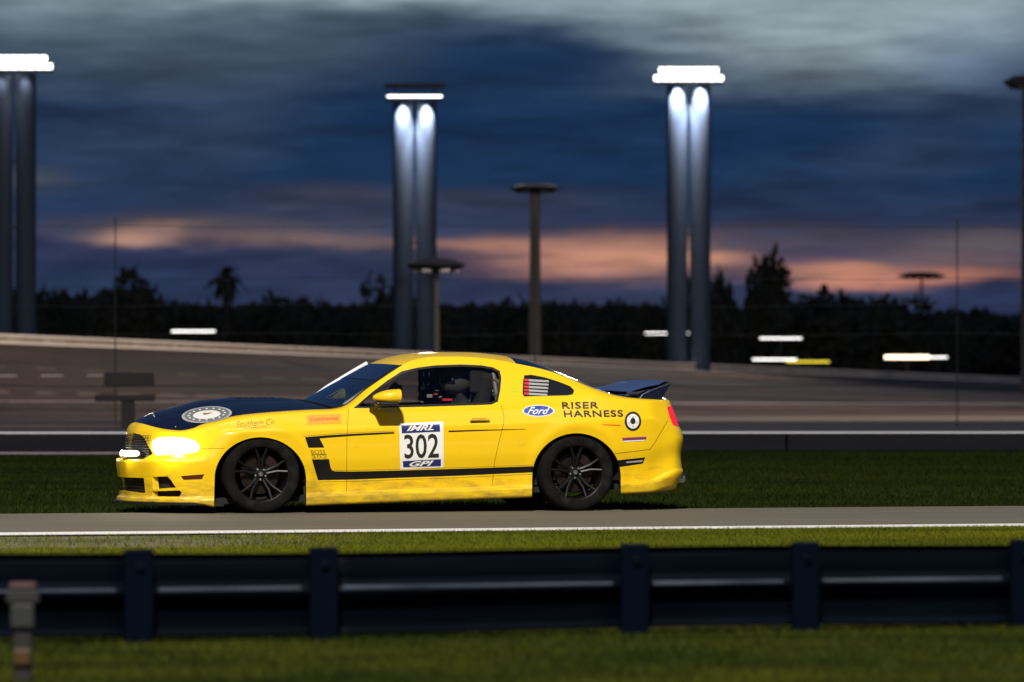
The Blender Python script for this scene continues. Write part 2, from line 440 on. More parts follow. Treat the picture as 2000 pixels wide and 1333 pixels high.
# wall on the crest of the banking: white topped concrete with a mottled face
def sweep_wall(name, us, lo, hi, thick, m, parent=None, inset=0.0):
    mb = MB()
    P = [[], [], [], []]
    for u in us:
        p = B0.lerp(B1, u); d = (B1 - B0); d.z = 0; d.normalize(); nn = Vector((-d.y, d.x, 0))
        q0 = p - nn * (-inset); q1 = q0 + nn * thick
        P[0].append(q0 + Vector((0, 0, lo))); P[1].append(q0 + Vector((0, 0, hi)))
        P[2].append(q1 + Vector((0, 0, hi))); P[3].append(q1 + Vector((0, 0, lo)))
    P.append(P[0])
    return mb.grid(P).build(name, m, parent)
bw = empty('concrete_wall', tuple(B0)); bw.location = (0, 0, 0)
tag(bw, 'long low concrete wall with two pale stripes along the crest of the banked track', 'wall')
M_WALLW = mat('white_wall_paint', (.90, .80, .68), rough=.6)
M_WALLF = streak_mat('mottled_wall', (.22, .16, .12), (.42, .35, .26), .5, .5, .8, (.7, 3))
us = [-.32 + 1.92 * i / 40 for i in range(41)]
sweep_wall('wall_face', us, -.02, .245, .25, M_WALLF, bw)
sweep_wall('top_stripe', us, .205, .252, .25, M_WALLW, bw, inset=-.012)
sweep_wall('bottom_stripe', us, .0, .05, .02, M_WALLW, bw, inset=-.014)

# low dark barrier at the far edge of the grass
br = empty('track_barrier', (0, 31.3, 0))
tag(br, 'low navy barrier with a thin white top edge across the far side of the grass', 'barrier')
M_NAVYWALL = mat('navy_wall_paint', (.0025, .003, .006), rough=.7, spec=.2, noise=((.7, 1, 9), (.006, .007, .010), .4, .8))
for i in range(26):
    x0 = -62 + i * 6.0; y0 = (x0 + 10) * .035
    ro = Matrix.Rotation(math.atan(.035), 3, 'Z')
    MB().box((x0 + 3, y0 + .105, .12), (5.985, .30, .27), ro, 1).build('barrier_block', M_NAVYWALL, br, bevel=.02)
    MB().box((x0 + 3, y0 + .105, .262), (6.0, .30, .024), ro, 1).build('top_edge', mat('barrier_white', (.62, .60, .60), rough=.5) if i == 0 else bpy.data.materials['barrier_white'], br)

# ------------------------------------------------------------------ grass (real blades, too many to count)
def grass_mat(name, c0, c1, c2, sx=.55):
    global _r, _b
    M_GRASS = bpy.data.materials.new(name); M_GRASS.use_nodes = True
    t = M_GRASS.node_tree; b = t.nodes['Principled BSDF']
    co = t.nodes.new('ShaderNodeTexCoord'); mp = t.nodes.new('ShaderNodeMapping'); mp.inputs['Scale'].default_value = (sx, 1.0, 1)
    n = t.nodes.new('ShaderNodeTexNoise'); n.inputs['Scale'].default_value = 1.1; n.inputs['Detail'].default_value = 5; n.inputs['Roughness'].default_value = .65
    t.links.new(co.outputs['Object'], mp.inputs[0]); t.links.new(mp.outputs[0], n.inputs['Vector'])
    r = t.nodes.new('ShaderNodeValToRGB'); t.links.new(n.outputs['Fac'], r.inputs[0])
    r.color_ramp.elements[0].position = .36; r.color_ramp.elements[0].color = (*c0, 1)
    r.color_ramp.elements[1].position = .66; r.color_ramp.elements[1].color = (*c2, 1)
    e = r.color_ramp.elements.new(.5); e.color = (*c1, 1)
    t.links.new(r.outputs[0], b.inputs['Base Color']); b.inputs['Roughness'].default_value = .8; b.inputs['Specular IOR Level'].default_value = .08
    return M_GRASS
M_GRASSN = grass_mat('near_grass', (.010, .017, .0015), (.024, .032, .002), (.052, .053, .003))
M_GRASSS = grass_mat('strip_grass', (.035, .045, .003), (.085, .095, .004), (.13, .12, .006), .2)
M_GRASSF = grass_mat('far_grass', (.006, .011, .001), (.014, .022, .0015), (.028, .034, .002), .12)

def grass_patch(name, pts_xy, h0, h1, w, m, tilt=.6, z0=-.03):
    n = len(pts_xy)
    ang = rng.uniform(0, 2 * PI, n); h = rng.uniform(h0, h1, n); ww = w * rng.uniform(.6, 1.3, n)
    lx = rng.normal(0, tilt, n) * h; ly = rng.normal(0, tilt, n) * h
    V = np.zeros((n, 3, 3), dtype=np.float32)
    dx, dy = np.cos(ang) * ww / 2, np.sin(ang) * ww / 2
    V[:, 0, 0] = pts_xy[:, 0] - dx; V[:, 0, 1] = pts_xy[:, 1] - dy; V[:, 0, 2] = z0
    V[:, 1, 0] = pts_xy[:, 0] + dx; V[:, 1, 1] = pts_xy[:, 1] + dy; V[:, 1, 2] = z0
    V[:, 2, 0] = pts_xy[:, 0] + lx; V[:, 2, 1] = pts_xy[:, 1] + ly; V[:, 2, 2] = z0 + h
    me = bpy.data.meshes.new(name)
    me.vertices.add(n * 3); me.vertices.foreach_set('co', V.ravel())
    me.loops.add(n * 3); me.loops.foreach_set('vertex_index', np.arange(n * 3, dtype=np.int32))
    me.polygons.add(n); me.polygons.foreach_set('loop_start', np.arange(0, n * 3, 3, dtype=np.int32))
    me.polygons.foreach_set('loop_total', np.full(n, 3, dtype=np.int32))
    me.update(calc_edges=True); me.validate()
    me.materials.append(m)
    o = bpy.data.objects.new(name, me); COL.objects.link(o)
    return o
def scatter(n, y0, y1, cond, spread=1.8):
    out = []
    tot = 0
    while tot < n:
        y = rng.uniform(y0, y1, n); D = y + CAMD
        x = rng.uniform(-1, 1, n) * spread * 1000 / F * D
        k = cond(x, y); out.append(np.stack([x[k], y[k]], 1)); tot += int(k.sum())
    return np.concatenate(out)[:n]
def cross_b(x, y): return (x - 0) * rnor.x + (y + 5.95) * rnor.y
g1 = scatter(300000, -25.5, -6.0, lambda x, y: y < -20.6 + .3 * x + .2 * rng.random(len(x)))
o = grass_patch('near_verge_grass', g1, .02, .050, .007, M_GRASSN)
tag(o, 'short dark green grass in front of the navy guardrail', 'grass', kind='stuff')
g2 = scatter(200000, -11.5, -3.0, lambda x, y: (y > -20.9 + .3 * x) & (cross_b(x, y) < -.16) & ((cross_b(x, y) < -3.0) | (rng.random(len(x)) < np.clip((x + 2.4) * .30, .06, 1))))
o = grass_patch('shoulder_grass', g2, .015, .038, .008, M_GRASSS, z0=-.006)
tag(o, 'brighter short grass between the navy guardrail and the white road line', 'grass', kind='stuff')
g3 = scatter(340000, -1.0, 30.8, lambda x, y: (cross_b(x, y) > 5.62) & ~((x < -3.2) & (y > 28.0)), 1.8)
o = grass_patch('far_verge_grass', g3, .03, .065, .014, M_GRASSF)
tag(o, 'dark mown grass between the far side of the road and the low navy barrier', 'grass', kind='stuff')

# ------------------------------------------------------------------ guardrail in the foreground
gr = empty('guardrail', (0, -21.0, 0))
GA = R(18)
gr.rotation_euler = (0, 0, GA)
tag(gr, 'out of focus navy blue steel guardrail with thick posts on the near grass', 'guardrail')
M_RAIL = mat('navy_rail_paint', (.0008, .0017, .0042), rough=.5, spec=.06, noise=((.8, 3, 3), (.002, .0036, .0075), .42, .8))
prof = [(.012, .388), (-.010, .384), (-.016, .366), (.000, .352), (.004, .30), (-.004, .262), (.012, .248), (.044, .240), (.058, .226), (.060, .212),
        (.052, .196), (.030, .178), (.012, .150), (.008, .110), (-.004, .070), (-.002, .046), (.016, .036), (.018, .026), (.0, .020)]
px_posts = [-1500, -1080, -700, -330, 262, 622, 1228, 1560, 1985, 2500, 2930, 3350, 3800]
def rail_x(px):                             # where the ray of that column meets the rail line
    c, s = math.cos(GA), math.sin(GA); k = (px - 1000) / F
    return k * (CAMD - 21.0) / (c - k * s)
xs = [-11] + [rail_x(p) for p in px_posts] + [13]
for i in range(len(xs) - 1):
    x0, x1 = xs[i] - .03, xs[i + 1] + .03
    off = .004 * (i % 2)
    n = 8; P = []
    for (dy, z) in prof:
        P.append([(x0 + (x1 - x0) * k / n, -dy + off, z + .006 * math.sin((x0 + (x1 - x0) * k / n) * 1.7)) for k in range(n + 1)])
    o = MB().grid(P).build('beam', M_RAIL, gr, smooth=True)
    so_ = o.modifiers.new('thickness', 'SOLIDIFY'); so_.thickness = .004
M_POSTB = mat('navy_post_paint', (.0008, .002, .006), rough=.6, spec=.04)
M_RIDGEGLINT = mat('ridge_highlight', (.10, .12, .16), rough=.5, noise=((1.5, 8, 8), (.02, .028, .05), .35, .7))  # highlight along the rail ridge, painted as a paler strip
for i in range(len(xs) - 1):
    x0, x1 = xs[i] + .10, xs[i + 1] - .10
    MB().box(((x0 + x1) / 2, -.0605, .2255), (x1 - x0, .006, .016), Matrix.Rotation(.25, 3, 'X')).build('highlight_strip', M_RIDGEGLINT, gr, bevel=.002)
for p in px_posts:
    x = rail_x(p)
    MB().box((x, -.085, .175), (.13, .05, .47), None, 1).build('post', M_POSTB, gr, bevel=.01)
    MB().box((x, -.114, .33), (.04, .012, .04)).build('bolt', M_RAIL, gr, bevel=.006)

# marker post at the far left, in front of the rail
mp_ = empty('marker_post', ((45 - 1000) / F * 20.5, -24.5, -.02))
tag(mp_, 'blurred marker post with red cap and orange reflector before the guardrail at far left', 'marker post')
MB().box((0, 0, .16), (.070, .05, .32)).build('post', mat('dark_post', (.006, .004, .0035), rough=.8), mp_, bevel=.008)
MB().box((0, 0, .385), (.105, .06, .03)).build('cap', mat('red_cap', (.035, .008, .010), rough=.7), mp_, bevel=.01)
MB().box((0, 0, .3455), (.13, .055, .05)).build('collar', mat('dark_collar', (.007, .006, .006), rough=.7), mp_, bevel=.006)
MB().box((0, -.033, .27), (.090, .012, .09)).build('grey_plate', mat('grey_plate', (.011, .012, .010), rough=.6), mp_, bevel=.004)
MB().box((0, -.033, .11), (.066, .012, .06)).build('reflector', mat('orange_reflector', (.045, .022, .003), rough=.5), mp_, bevel=.004)

# ------------------------------------------------------------------ lighting masts, poles, cables
M_MAST = mat('mast_grey', (.018, .028, .047), rough=.75, spec=.15)
M_MASTD = mat('mast_dark', (.022, .022, .026), rough=.8, spec=.2)
M_LAMP = mat('lit_lamp_glass', (1, 1, 1), rough=.3, emit=(1.0, .97, .95), estr=4.5)
M_LAMPOFF = mat('unlit_lamp_glass', (.35, .33, .30), rough=.2)
def at(px, py, D): return Vector(((px - 1000) / F * D, D - CAMD, CAMZ + (HY - py) / F * D))

def lit_mast(px, py, D, headw, rows, hood, label, power, colp=43, tilt=0):
    s = D / F
    t = at(px, py, D); H = t.z
    root = empty('floodlight_mast', (t.x, t.y, 0))
    tag(root, label, 'floodlight mast', 'lit floodlight masts beyond the banking')
    for sx in (-1, 1):
        MB().tube([(sx * 22.5 * s, 0, -.05), (sx * 22.5 * s, 0, H * .5), (sx * 22.5 * s, 0, H - .15)], [20 * s, 20 * s, 20 * s], 24).build('column', M_MAST, root, smooth=True)
    for k in range(5):
        z = H * (.12 + .2 * k)
        MB().box((0, 0, z), (46 * s, .08, .08)).build('cross_brace', M_MASTD, root)
    MB().box((0, 0, H - .04), (headw * s, .30, .10)).build('platform', M_MASTD, root)
    n = 9
    for r_ in range(rows):
        z = H + (.14 + .30 * r_) * (1 if rows > 1 else .8)
        wrow = headw * s * (1 - .14 * r_)
        MB().box((0, .16, z), (wrow, .06, .05)).build('crossarm', M_MASTD, root)
        for i in range(n):
            x = -wrow / 2 + wrow * (i + .5) / n
            hs = MB().box((x, .04, z), (wrow / n * .96, .16, .26 if rows > 1 else .15), None, 1).build('lamp_housing', M_MASTD, root, bevel=.02)
            MB().box((x, -.045, z - .01), (wrow / n * .88, .02, .21 if rows > 1 else .07), Matrix.Rotation(-.12, 3, 'X')).build('lens', M_LAMP, hs, bevel=.006)
    if hood:
        MB().box((0, .1, H + .52), ((headw + 10) * s, .9, .14)).build('visor', M_MASTD, root)
        for sx in (-1, 1):
            MB().box((sx * headw * .35 * s, .2, H + .15), (.06, .06, .75)).build('visor_strut', M_MASTD, root)
    # the mast's own light on its columns and on the track below
    for sx in (-1, 1):
        ld = bpy.data.lights.new('column_light', 'SPOT'); ld.energy = power; ld.spot_size = R(70); ld.spot_blend = .6; ld.shadow_soft_size = .12; ld.color = (1, .93, .92)
        lo = bpy.data.objects.new('column_light', ld); COL.objects.link(lo); lo.parent = root
        lo.location = (sx * 22.5 * s, -.70, H - .13); lo.rotation_euler = (R(20), 0, 0)
    ld = bpy.data.lights.new('flood_light', 'SPOT'); ld.energy = 4000; ld.spot_size = R(125); ld.spot_blend = .5; ld.shadow_soft_size = .6; ld.color = (1, .84, .72)
    lo = bpy.data.objects.new('flood_light', ld); COL.objects.link(lo); lo.parent = root
    lo.location = (0, -.5, H + .3); lo.rotation_euler = (R(-50), 0, 0)
    return root
lit_mast(28, 137, 200, 150, 2, False, 'brightly lit floodlight mast cut off by the left edge of the photo', 150)
lit_mast(810, 194, 200, 108, 1, True, 'lit floodlight mast with a dark flat visor above its row of lamps', 4200)
lit_mast(1345, 160, 200, 136, 2, False, 'lit floodlight mast with a wide double row of lamps and no visor', 5200)

def dark_mast(px, py, D, headw, headh, polew, label, m=None, pale=False, pole=True):
    s = D / F; t = at(px, py, D); H = t.z
    root = empty('unlit_lamp_mast', (t.x, t.y, 0))
    tag(root, label, 'lamp mast', 'unlit lamp masts beyond the banking')
    MB().tube([(0, 0, -.05), (0, 0, H * .6), (0, 0, H)], [polew * s / 2, polew * s * .42, polew * s * .36], 14).build('pole', m or M_MASTD, root, smooth=True)
    MB().lathe([(0, headh * .5 * s), (headw * .28 * s, headh * .42 * s), (headw * .5 * s, 0), (headw * .42 * s, -headh * .3 * s), (0, -headh * .38 * s)], (0, 0, H + headh * .3 * s), 'z', 24).build('lamp_head', M_MASTD, root, smooth=True)
    for k in range(6):
        w = 2 * PI * k / 6
        MB().box((math.cos(w) * headw * .30 * s, math.sin(w) * headw * .30 * s, H + headh * .3 * s - headh * .42 * s), (.26, .26, .12)).build('lamp', M_LAMPOFF if pale else M_MASTD, root, bevel=.02)
    return root
M_POLEBEIGE = mat('beige_pole', (.035, .031, .028), rough=.8)
dark_mast(1045, 372, 185, 104, 16, 26, 'tall unlit pole with a round dark head left of the double lamp mast', M_POLEBEIGE)
dark_mast(852, 525, 150, 118, 26, 15, 'short unlit lamp pole with pale lamps just right of the visored mast', M_POLEBEIGE, True)
dark_mast(2006, 168, 190, 96, 26, 26, 'tall unlit lamp mast at the right edge of the photo')
dark_mast(1800, 543, 420, 96, 14, 7, 'small far lamp mast in front of the orange cloud at right')

# cable fence on the infield side of the banking
FD = 110.0
fence = empty('cable_fence', (0, FD - CAMD, 0))
tag(fence, 'tall fence of thin dark cables strung between slim posts in front of the banking', 'fence')
M_CABLE = mat('dark_cable', (.018, .016, .015), rough=.7)
for py, rad in ((443, .006), (545, .006), (597, .006), (653, .006), (754, .013), (802, .010)):
    z = CAMZ + (HY - py) / F * FD
    pts = []
    for i in range(73):
        x = -42 + i * 84 / 72
        pts.append((x, 0, z + .018 * math.sin(x * .9 + py) + .01 * math.sin(x * 2.3)))
    MB().tube(pts, rad, 6).build('cable', M_CABLE, fence)
for px in (-600, 225, 1045, 1870, 2700):
    x = (px - 1000) / F * FD
    MB().tube([(x, .05, -.05), (x, .05, 4.35)], .013, 10).build('post', M_MASTD, fence)

# dark board on a post at the left, on the apron
sb = empty('trackside_board', ((252 - 1000) / F * 104, 104 - CAMD, 0))
tag(sb, 'dark board on a short thick post with a wide foot on the apron at left', 'board')
s_ = 104 / F
zb = lambda py: CAMZ + (HY - py) / F * 104
M_BOARD = mat('dark_board', (.020, .014, .012), rough=.8)
MB().box((0, 0, (zb(728) + zb(755)) / 2), (98 * s_, .09, (755 - 728) * s_)).build('board', M_BOARD, sb, bevel=.02)
MB().box((-2 * s_, .03, zb(800) / 2 + .03), (26 * s_, .12, zb(755))).build('post', M_BOARD, sb, bevel=.01)
MB().box((-8 * s_, .0, zb(778)), (118 * s_, .14, 13 * s_)).build('crossbar', M_BOARD, sb, bevel=.02)

# lamps among the trees, their blur trails shaped as lit tubes with added housings
M_TRAILW = mat('lamp_trail_white', (1, 1, 1), emit=(1, .98, .95), estr=3)
M_TRAILY = mat('lamp_trail_yellow', (1, .9, .1), emit=(1, .78, .05), estr=1.6)
M_TRAILWARM = mat('lamp_trail_warm', (1, .9, .7), emit=(1, .80, .50), estr=4)
def lamp_trail(pxa, pxb, py, D, m, label, hh=1.9):
    s = D / F; c = at((pxa + pxb) / 2, py, D)
    root = empty('lamp_trail', (c.x, c.y, 0)); tag(root, label, 'lamp', 'lamp light trails in front of the trees')
    w = (pxb - pxa) * s
    MB().tube([(0, .12, -.05), (0, .12, c.z)], .05, 8).build('pole', M_MASTD, root)
    MB().box((0, .03, c.z + .05), (w + .06, .16, .05)).build('housing', M_MASTD, root)
    MB().tube([(-w / 2, -.0, c.z), (w / 2, 0, c.z)], hh * s, 10).build('tube', m, root)
    return root
lamp_trail(335, 420, 647, 290, M_TRAILW, 'white lamp trail alone against the trees left of the car roof')
lamp_trail(1260, 1345, 651, 290, M_TRAILW, 'white lamp trail against the trees below the double lamp mast')
lamp_trail(1484, 1566, 661, 280, M_TRAILW, 'thin white lamp trail, the upper one of the stacked pair', 1.6)
lamp_trail(1470, 1556, 702, 270, M_TRAILW, 'bright white lamp trail just above the wall, left of the yellow one')
lamp_trail(1536, 1620, 706.5, 280, M_TRAILY, 'yellow lamp trail just above the wall')
lamp_trail(1728, 1815, 698, 275, M_TRAILWARM, 'thick warm white lamp trail above the wall at right', 3.6)
lamp_trail(1816, 1850, 698, 285, M_TRAILW, 'short thin white lamp trail right of the thick warm one', 1.8)

# ------------------------------------------------------------------ trees
M_LEAF = mat('dark_leaves', (.020, .024, .012), rough=.9, noise=((.6, .6, .6), (.010, .012, .008), .4, .7))
M_BARK = mat('dark_bark', (.020, .017, .014), rough=.95)
def crown_mesh(name, w, h, n, q, seed):
    r = np.random.default_rng(seed)
    lobes = [(r.uniform(-.33, .33) * w, r.uniform(-.33, .33) * w, r.uniform(.30, .78) * h, r.uniform(.20, .36) * min(w, h)) for _ in range(9)]
    v = []; f = []
    for i in range(n):
        L_ = lobes[r.integers(len(lobes))]
        d = r.normal(size=3); d /= np.linalg.norm(d); rr = L_[3] * r.uniform(.45, 1.12) ** .6
        c = np.array([L_[0], L_[1], L_[2]]) + d * rr
        a = r.normal(size=3); a /= np.linalg.norm(a); b = np.cross(a, r.normal(size=3)); b /= np.linalg.norm(b)
        k = q * r.uniform(.5, 1.3); k0 = len(v)
        v += [c - a * k, c - b * k * .6, c + a * k, c + b * k * .6]; f.append((k0, k0 + 1, k0 + 2, k0 + 3))
    me = bpy.data.meshes.new(name); me.from_pydata([tuple(x) for x in v], [], f); me.materials.append(M_LEAF); me.update()
    return me
def trunk_mesh(h, r0, seed, limbs=5):
    r = random.Random(seed); mb = MB()
    mb.tube([(0, 0, -.1), (r.uniform(-.1, .1), 0, h * .5), (r.uniform(-.2, .2), 0, h)], [r0, r0 * .7, r0 * .3], 8)
    for k in range(limbs):
        w = r.uniform(0, 2 * PI); z = h * r.uniform(.4, .8); l_ = h * r.uniform(.2, .4)
        mb.tube([(0, 0, z), (math.cos(w) * l_ * .6, math.sin(w) * l_ * .6, z + l_ * .5), (math.cos(w) * l_, math.sin(w) * l_, z + l_)], [r0 * .35, r0 * .22, r0 * .08], 6)
    me = bpy.data.meshes.new('trunk'); me.from_pydata([tuple(x) for x in mb.v], [], mb.f); me.materials.append(M_BARK); me.update()
    return me
CR = [crown_mesh('crown', 1, 1, 1100, .075, 11 + i) for i in range(5)]
TR = [trunk_mesh(.6, .035, 5 + i) for i in range(3)]
tree_no = 0
def tree(px, pytop, D, wpx, label, group=None, name='tree'):
    global tree_no
    b = at(px, pytop, D); s = D / F; H = b.z + .2
    root = empty(name, (b.x, b.y, -.03)); tag(root, label, 'tree', group)
    for me, nm in ((CR[tree_no % 5], 'crown'), (TR[tree_no % 3], 'trunk')):
        o = bpy.data.objects.new(nm, me); COL.objects.link(o); o.parent = root
        ww = wpx * s * 1.15
        o.scale = (ww, ww, H * 1.02) if nm == 'crown' else (H * .8, H * .8, H)
        o.rotation_euler = (0, 0, (tree_no * 2.4) % 6.28)
    tree_no += 1
    return root
tree(240, 528, 330, 125, 'broad round-headed dark tree at left, just left of the sabal palm')
tree(765, 562, 340, 90, 'dark tree behind the visored floodlight mast')
tree(1372, 540, 330, 110, 'tall dark tree below and right of the double lamp mast')
tree(1500, 520, 345, 85, 'tallest dark tree, its head against the right orange cloud')
tree(1590, 575, 335, 190, 'wide dark tree between the tallest tree and the warm lamp')
tree(1700, 585, 330, 170, 'wide dark tree above the warm lamp trail')
tree(5, 560, 330, 90, 'dark tree cut off by the left edge of the photo')
rr_ = random.Random(3)
k = 0
for px in range(-150, 2200, 46):
    base = 588 if px < 300 else (600 if px < 1300 else (612 if px < 1700 else 622))
    if px > 1560 and px < 1780: base = 600
    tree(px + rr_.uniform(-14, 14), base + rr_.uniform(-6, 14), 350 + rr_.uniform(-8, 40), rr_.uniform(85, 130),
         'low dark tree in the continuous row along the horizon', 'trees in the row along the horizon')
# sabal palm
pb = at(440, 540, 325); pr = empty('palm_tree', (pb.x, pb.y, -.03)); tag(pr, 'dark palm with a round head of fronds on a bare trunk at left', 'palm')
MB().tube([(0, 0, -.05), (.05, 0, pb.z * .5), (.0, 0, pb.z)], [.42, .34, .30], 10).build('trunk', M_BARK, pr, smooth=True)
for i in range(34):
    w = rr_.uniform(0, 2 * PI); e = rr_.uniform(-.9, 1.3); l_ = rr_.uniform(1.1, 1.75)
    mbp = MB(); P = [[], []]
    for k in range(6):
        t = k / 5; rad = l_ * t * math.cos(e * .8); z = pb.z + l_ * t * math.sin(e) - .55 * t * t * l_
        side = Vector((-math.sin(w), math.cos(w), 0)) * (.30 * math.sin(PI * min(1, t * .9 + .12)))
        c = Vector((math.cos(w) * rad, math.sin(w) * rad, z))
        P[0].append(c + side); P[1].append(c - side)
    mbp.grid(P).build('frond', M_LEAF, pr)
# the dense wood behind, one mass
def wood():
    v = []; f = []
    r = np.random.default_rng(5)
    for i in range(26000):
        D = r.uniform(395, 470); x = r.uniform(-2.2, 2.4) * 1000 / F * D; px = 1000 + x / D * F
        top = 594 if px < 300 else (606 if px < 1300 else 622)
        H = CAMZ + (HY - top) / F * D
        z = H * r.uniform(0, 1) ** .8 + r.normal() * .15
        c = np.array([x, D - CAMD, z]); a = r.normal(size=3); a /= np.linalg.norm(a); b = np.cross(a, r.normal(size=3)); b /= np.linalg.norm(b)
        k = r.uniform(.35, .9); k0 = len(v); v += [c - a * k, c - b * k, c + a * k, c + b * k]; f.append((k0, k0 + 1, k0 + 2, k0 + 3))
    return mesh_obj('distant_wood', v, f, M_LEAF)
tag(wood(), 'dark unbroken wood filling the horizon behind the rows of trees', 'wood', kind='stuff')

# ------------------------------------------------------------------ the floodlight tower that lights the car (behind and left of the camera, like those in view)
ft = empty('floodlight_mast', (-4, -54, 0))
tag(ft, 'floodlight mast beside the photographer that lights the car', 'floodlight mast')
MB().tube([(0, 0, -.05), (0, 0, 22), (0, 0, 44)], [.45, .35, .25], 16).build('column', M_MAST, ft, smooth=True)
MB().box((0, 0, 44.1), (5, .3, .2)).build('crossarm', M_MASTD, ft)
for i in range(6):
    MB().box((-2.2 + i * .88, .3, 44.4), (.6, .3, .5)).build('lamp_housing', M_MASTD, ft)
ld = bpy.data.lights.new('flood_light', 'SPOT'); ld.energy = 285000; ld.spot_size = R(95); ld.spot_blend = .35; ld.shadow_soft_size = 2.4; ld.color = (1.0, .955, .88)
lo = bpy.data.objects.new('flood_light', ld); COL.objects.link(lo); lo.parent = ft; lo.location = (0, .9, 44.2)
dirv = Vector((0, 6, 0)) - Vector((-4, -53.1, 44.2))
lo.rotation_euler = dirv.to_track_quat('-Z', 'Y').to_euler()

# second tower added unseen, right of the frame, to light the banking and wall
ft2 = empty('floodlight_mast', (24, 66, 0))  # added mast, unseen
tag(ft2, 'added floodlight mast, unseen right of the frame, that lights the banked track', 'floodlight mast')
MB().tube([(0, 0, -.05), (0, 0, 11), (0, 0, 22)], [.45, .35, .25], 16).build('column', M_MAST, ft2, smooth=True)
MB().box((0, 0, 22.1), (5, .3, .2)).build('crossarm', M_MASTD, ft2)
for i in range(6):
    MB().box((-2.2 + i * .88, .3, 22.4), (.6, .3, .5)).build('lamp_housing', M_MASTD, ft2)
ld = bpy.data.lights.new('flood_light', 'SPOT'); ld.energy = 78000; ld.spot_size = R(88); ld.spot_blend = .5; ld.shadow_soft_size = 1.1; ld.color = (1.0, .82, .70)  # light of the added unseen mast
lo = bpy.data.objects.new('flood_light', ld); COL.objects.link(lo); lo.parent = ft2; lo.location = (0, .9, 22.2)
dirv = Vector((-6, 112, 0)) - Vector((24, 66.9, 22.2))
lo.rotation_euler = dirv.to_track_quat('-Z', 'Y').to_euler()

# ================================================================== THE RACE CAR
TH = R(15); XO = -.989
cT, sT = math.cos(TH), math.sin(TH)
CARM = Matrix.Translation((XO, 0, 0)) @ Matrix.Rotation(TH, 4, 'Z')
CARI = CARM.inverted()
CAML = CARI @ Vector((0, -CAMD, CAMZ))
def ray(px, py):
    d = Vector(((px - 1000) / F, 1, (HY - py) / F))
    return (CARI.to_3x3() @ d).normalized()
def project(p):
    w = CARM @ Vector(p); D = w.y + CAMD
    return (1000 + F * w.x / D, HY - F * (w.z - CAMZ) / D)
def loc(px, py, y):          # point on the car's side plane at depth y seen at that photograph pixel
    d = ray(px, py); t = (y - CAML.y) / d.y
    return CAML + d * t

def pchip(xs, ys, x):
    xs = np.asarray(xs, float); ys = np.asarray(ys, float); x = np.asarray(x, float)
    h = np.diff(xs); dl = np.diff(ys) / h; m = np.zeros_like(ys)
    for i in range(1, len(xs) - 1):
        if dl[i - 1] * dl[i] > 0:
            w1 = 2 * h[i] + h[i - 1]; w2 = h[i] + 2 * h[i - 1]
            m[i] = (w1 + w2) / (w1 / dl[i - 1] + w2 / dl[i])
    m[0] = dl[0]; m[-1] = dl[-1]
    k = np.clip(np.searchsorted(xs, x) - 1, 0, len(xs) - 2)
    t = (x - xs[k]) / h[k]
    return ((2 * t**3 - 3 * t**2 + 1) * ys[k] + (t**3 - 2 * t**2 + t) * h[k] * m[k] + (-2 * t**3 + 3 * t**2) * ys[k + 1] + (t**3 - t**2) * h[k] * m[k + 1])
def sstep(a, b, x):
    t = min(1, max(0, (x - a) / (b - a))); return t * t * (3 - 2 * t)

# master stations: outline x, y, z of the belt/rim line k, then the inner line m (hood edge, screen pillar, roof rail, deck edge)
ST = []
for r_ in [(-2.410, 0, .664, -2.270, 0, .752), (-2.395, -.20, .664, -2.25, -.20, .744), (-2.345, -.38, .661, -2.20, -.38, .722),
           (-2.265, -.55, .657, -2.12, -.52, .700), (-2.14, -.70, .652, -2.01, -.62, .690), (-1.99, -.815, .664, -1.915, -.68, .708)]:
    ST.append(r_)
for (px, py, my, oy, zk) in [(389, 831.5, -.705, -.865, .694), (430, 819, -.725, -.897, .742), (470, 811, -.74, -.912, .776), (538, 804.5, -.75, -.922, .806),
        (605, 800.5, -.755, -.918, .826), (646, 799, -.752, -.915, .833), (664, 796, -.74, -.913, .836), (720, 757.5, -.672, -.910, .840), (781.5, 716.5, -.602, -.908, .845),
        (800, 706, -.585, -.908, .846), (825, 700, -.572, -.908, .848), (853, 697, -.565, -.908, .850), (895, 697, -.562, -.908, .853), (958, 701.5, -.565, -.910, .860),
        (1000, 709, -.578, -.914, .868), (1067, 723.5, -.612, -.924, .884), (1116, 741, -.648, -.932, .898), (1170, 762.6, -.70, -.935, .912), (1197, 771, -.722, -.930, .918),
        (1224, 776, -.737, -.920, .922), (1259, 779.3, -.745, -.898, .924), (1280, 780.4, -.742, -.872, .924)]:
    p = loc(px, py, my)
    ST.append((p.x, oy, zk, p.x, my, p.z))
for r_ in [(2.255, -.82, .925, 2.150, -.71, .938), (2.350, -.70, .926, 2.20, -.58, .945), (2.405, -.45, .93, 2.235, -.37, .955), (2.43, -.2, .932, 2.25, -.18, .960), (2.435, 0, .933, 2.255, 0, .962)]:
    ST.append(r_)
ST = np.array(ST)
seg = np.hypot(np.diff(ST[:, 0]), np.diff(ST[:, 1])); sk = np.concatenate([[0], np.cumsum(seg)])
NS = 250
sv = np.linspace(0, sk[-1], NS)
SS = np.stack([pchip(sk, ST[:, i], sv) for i in range(6)], 1)
SS[0, 1] = 0; SS[-1, 1] = 0; SS[0, 4] = 0; SS[-1, 4] = 0

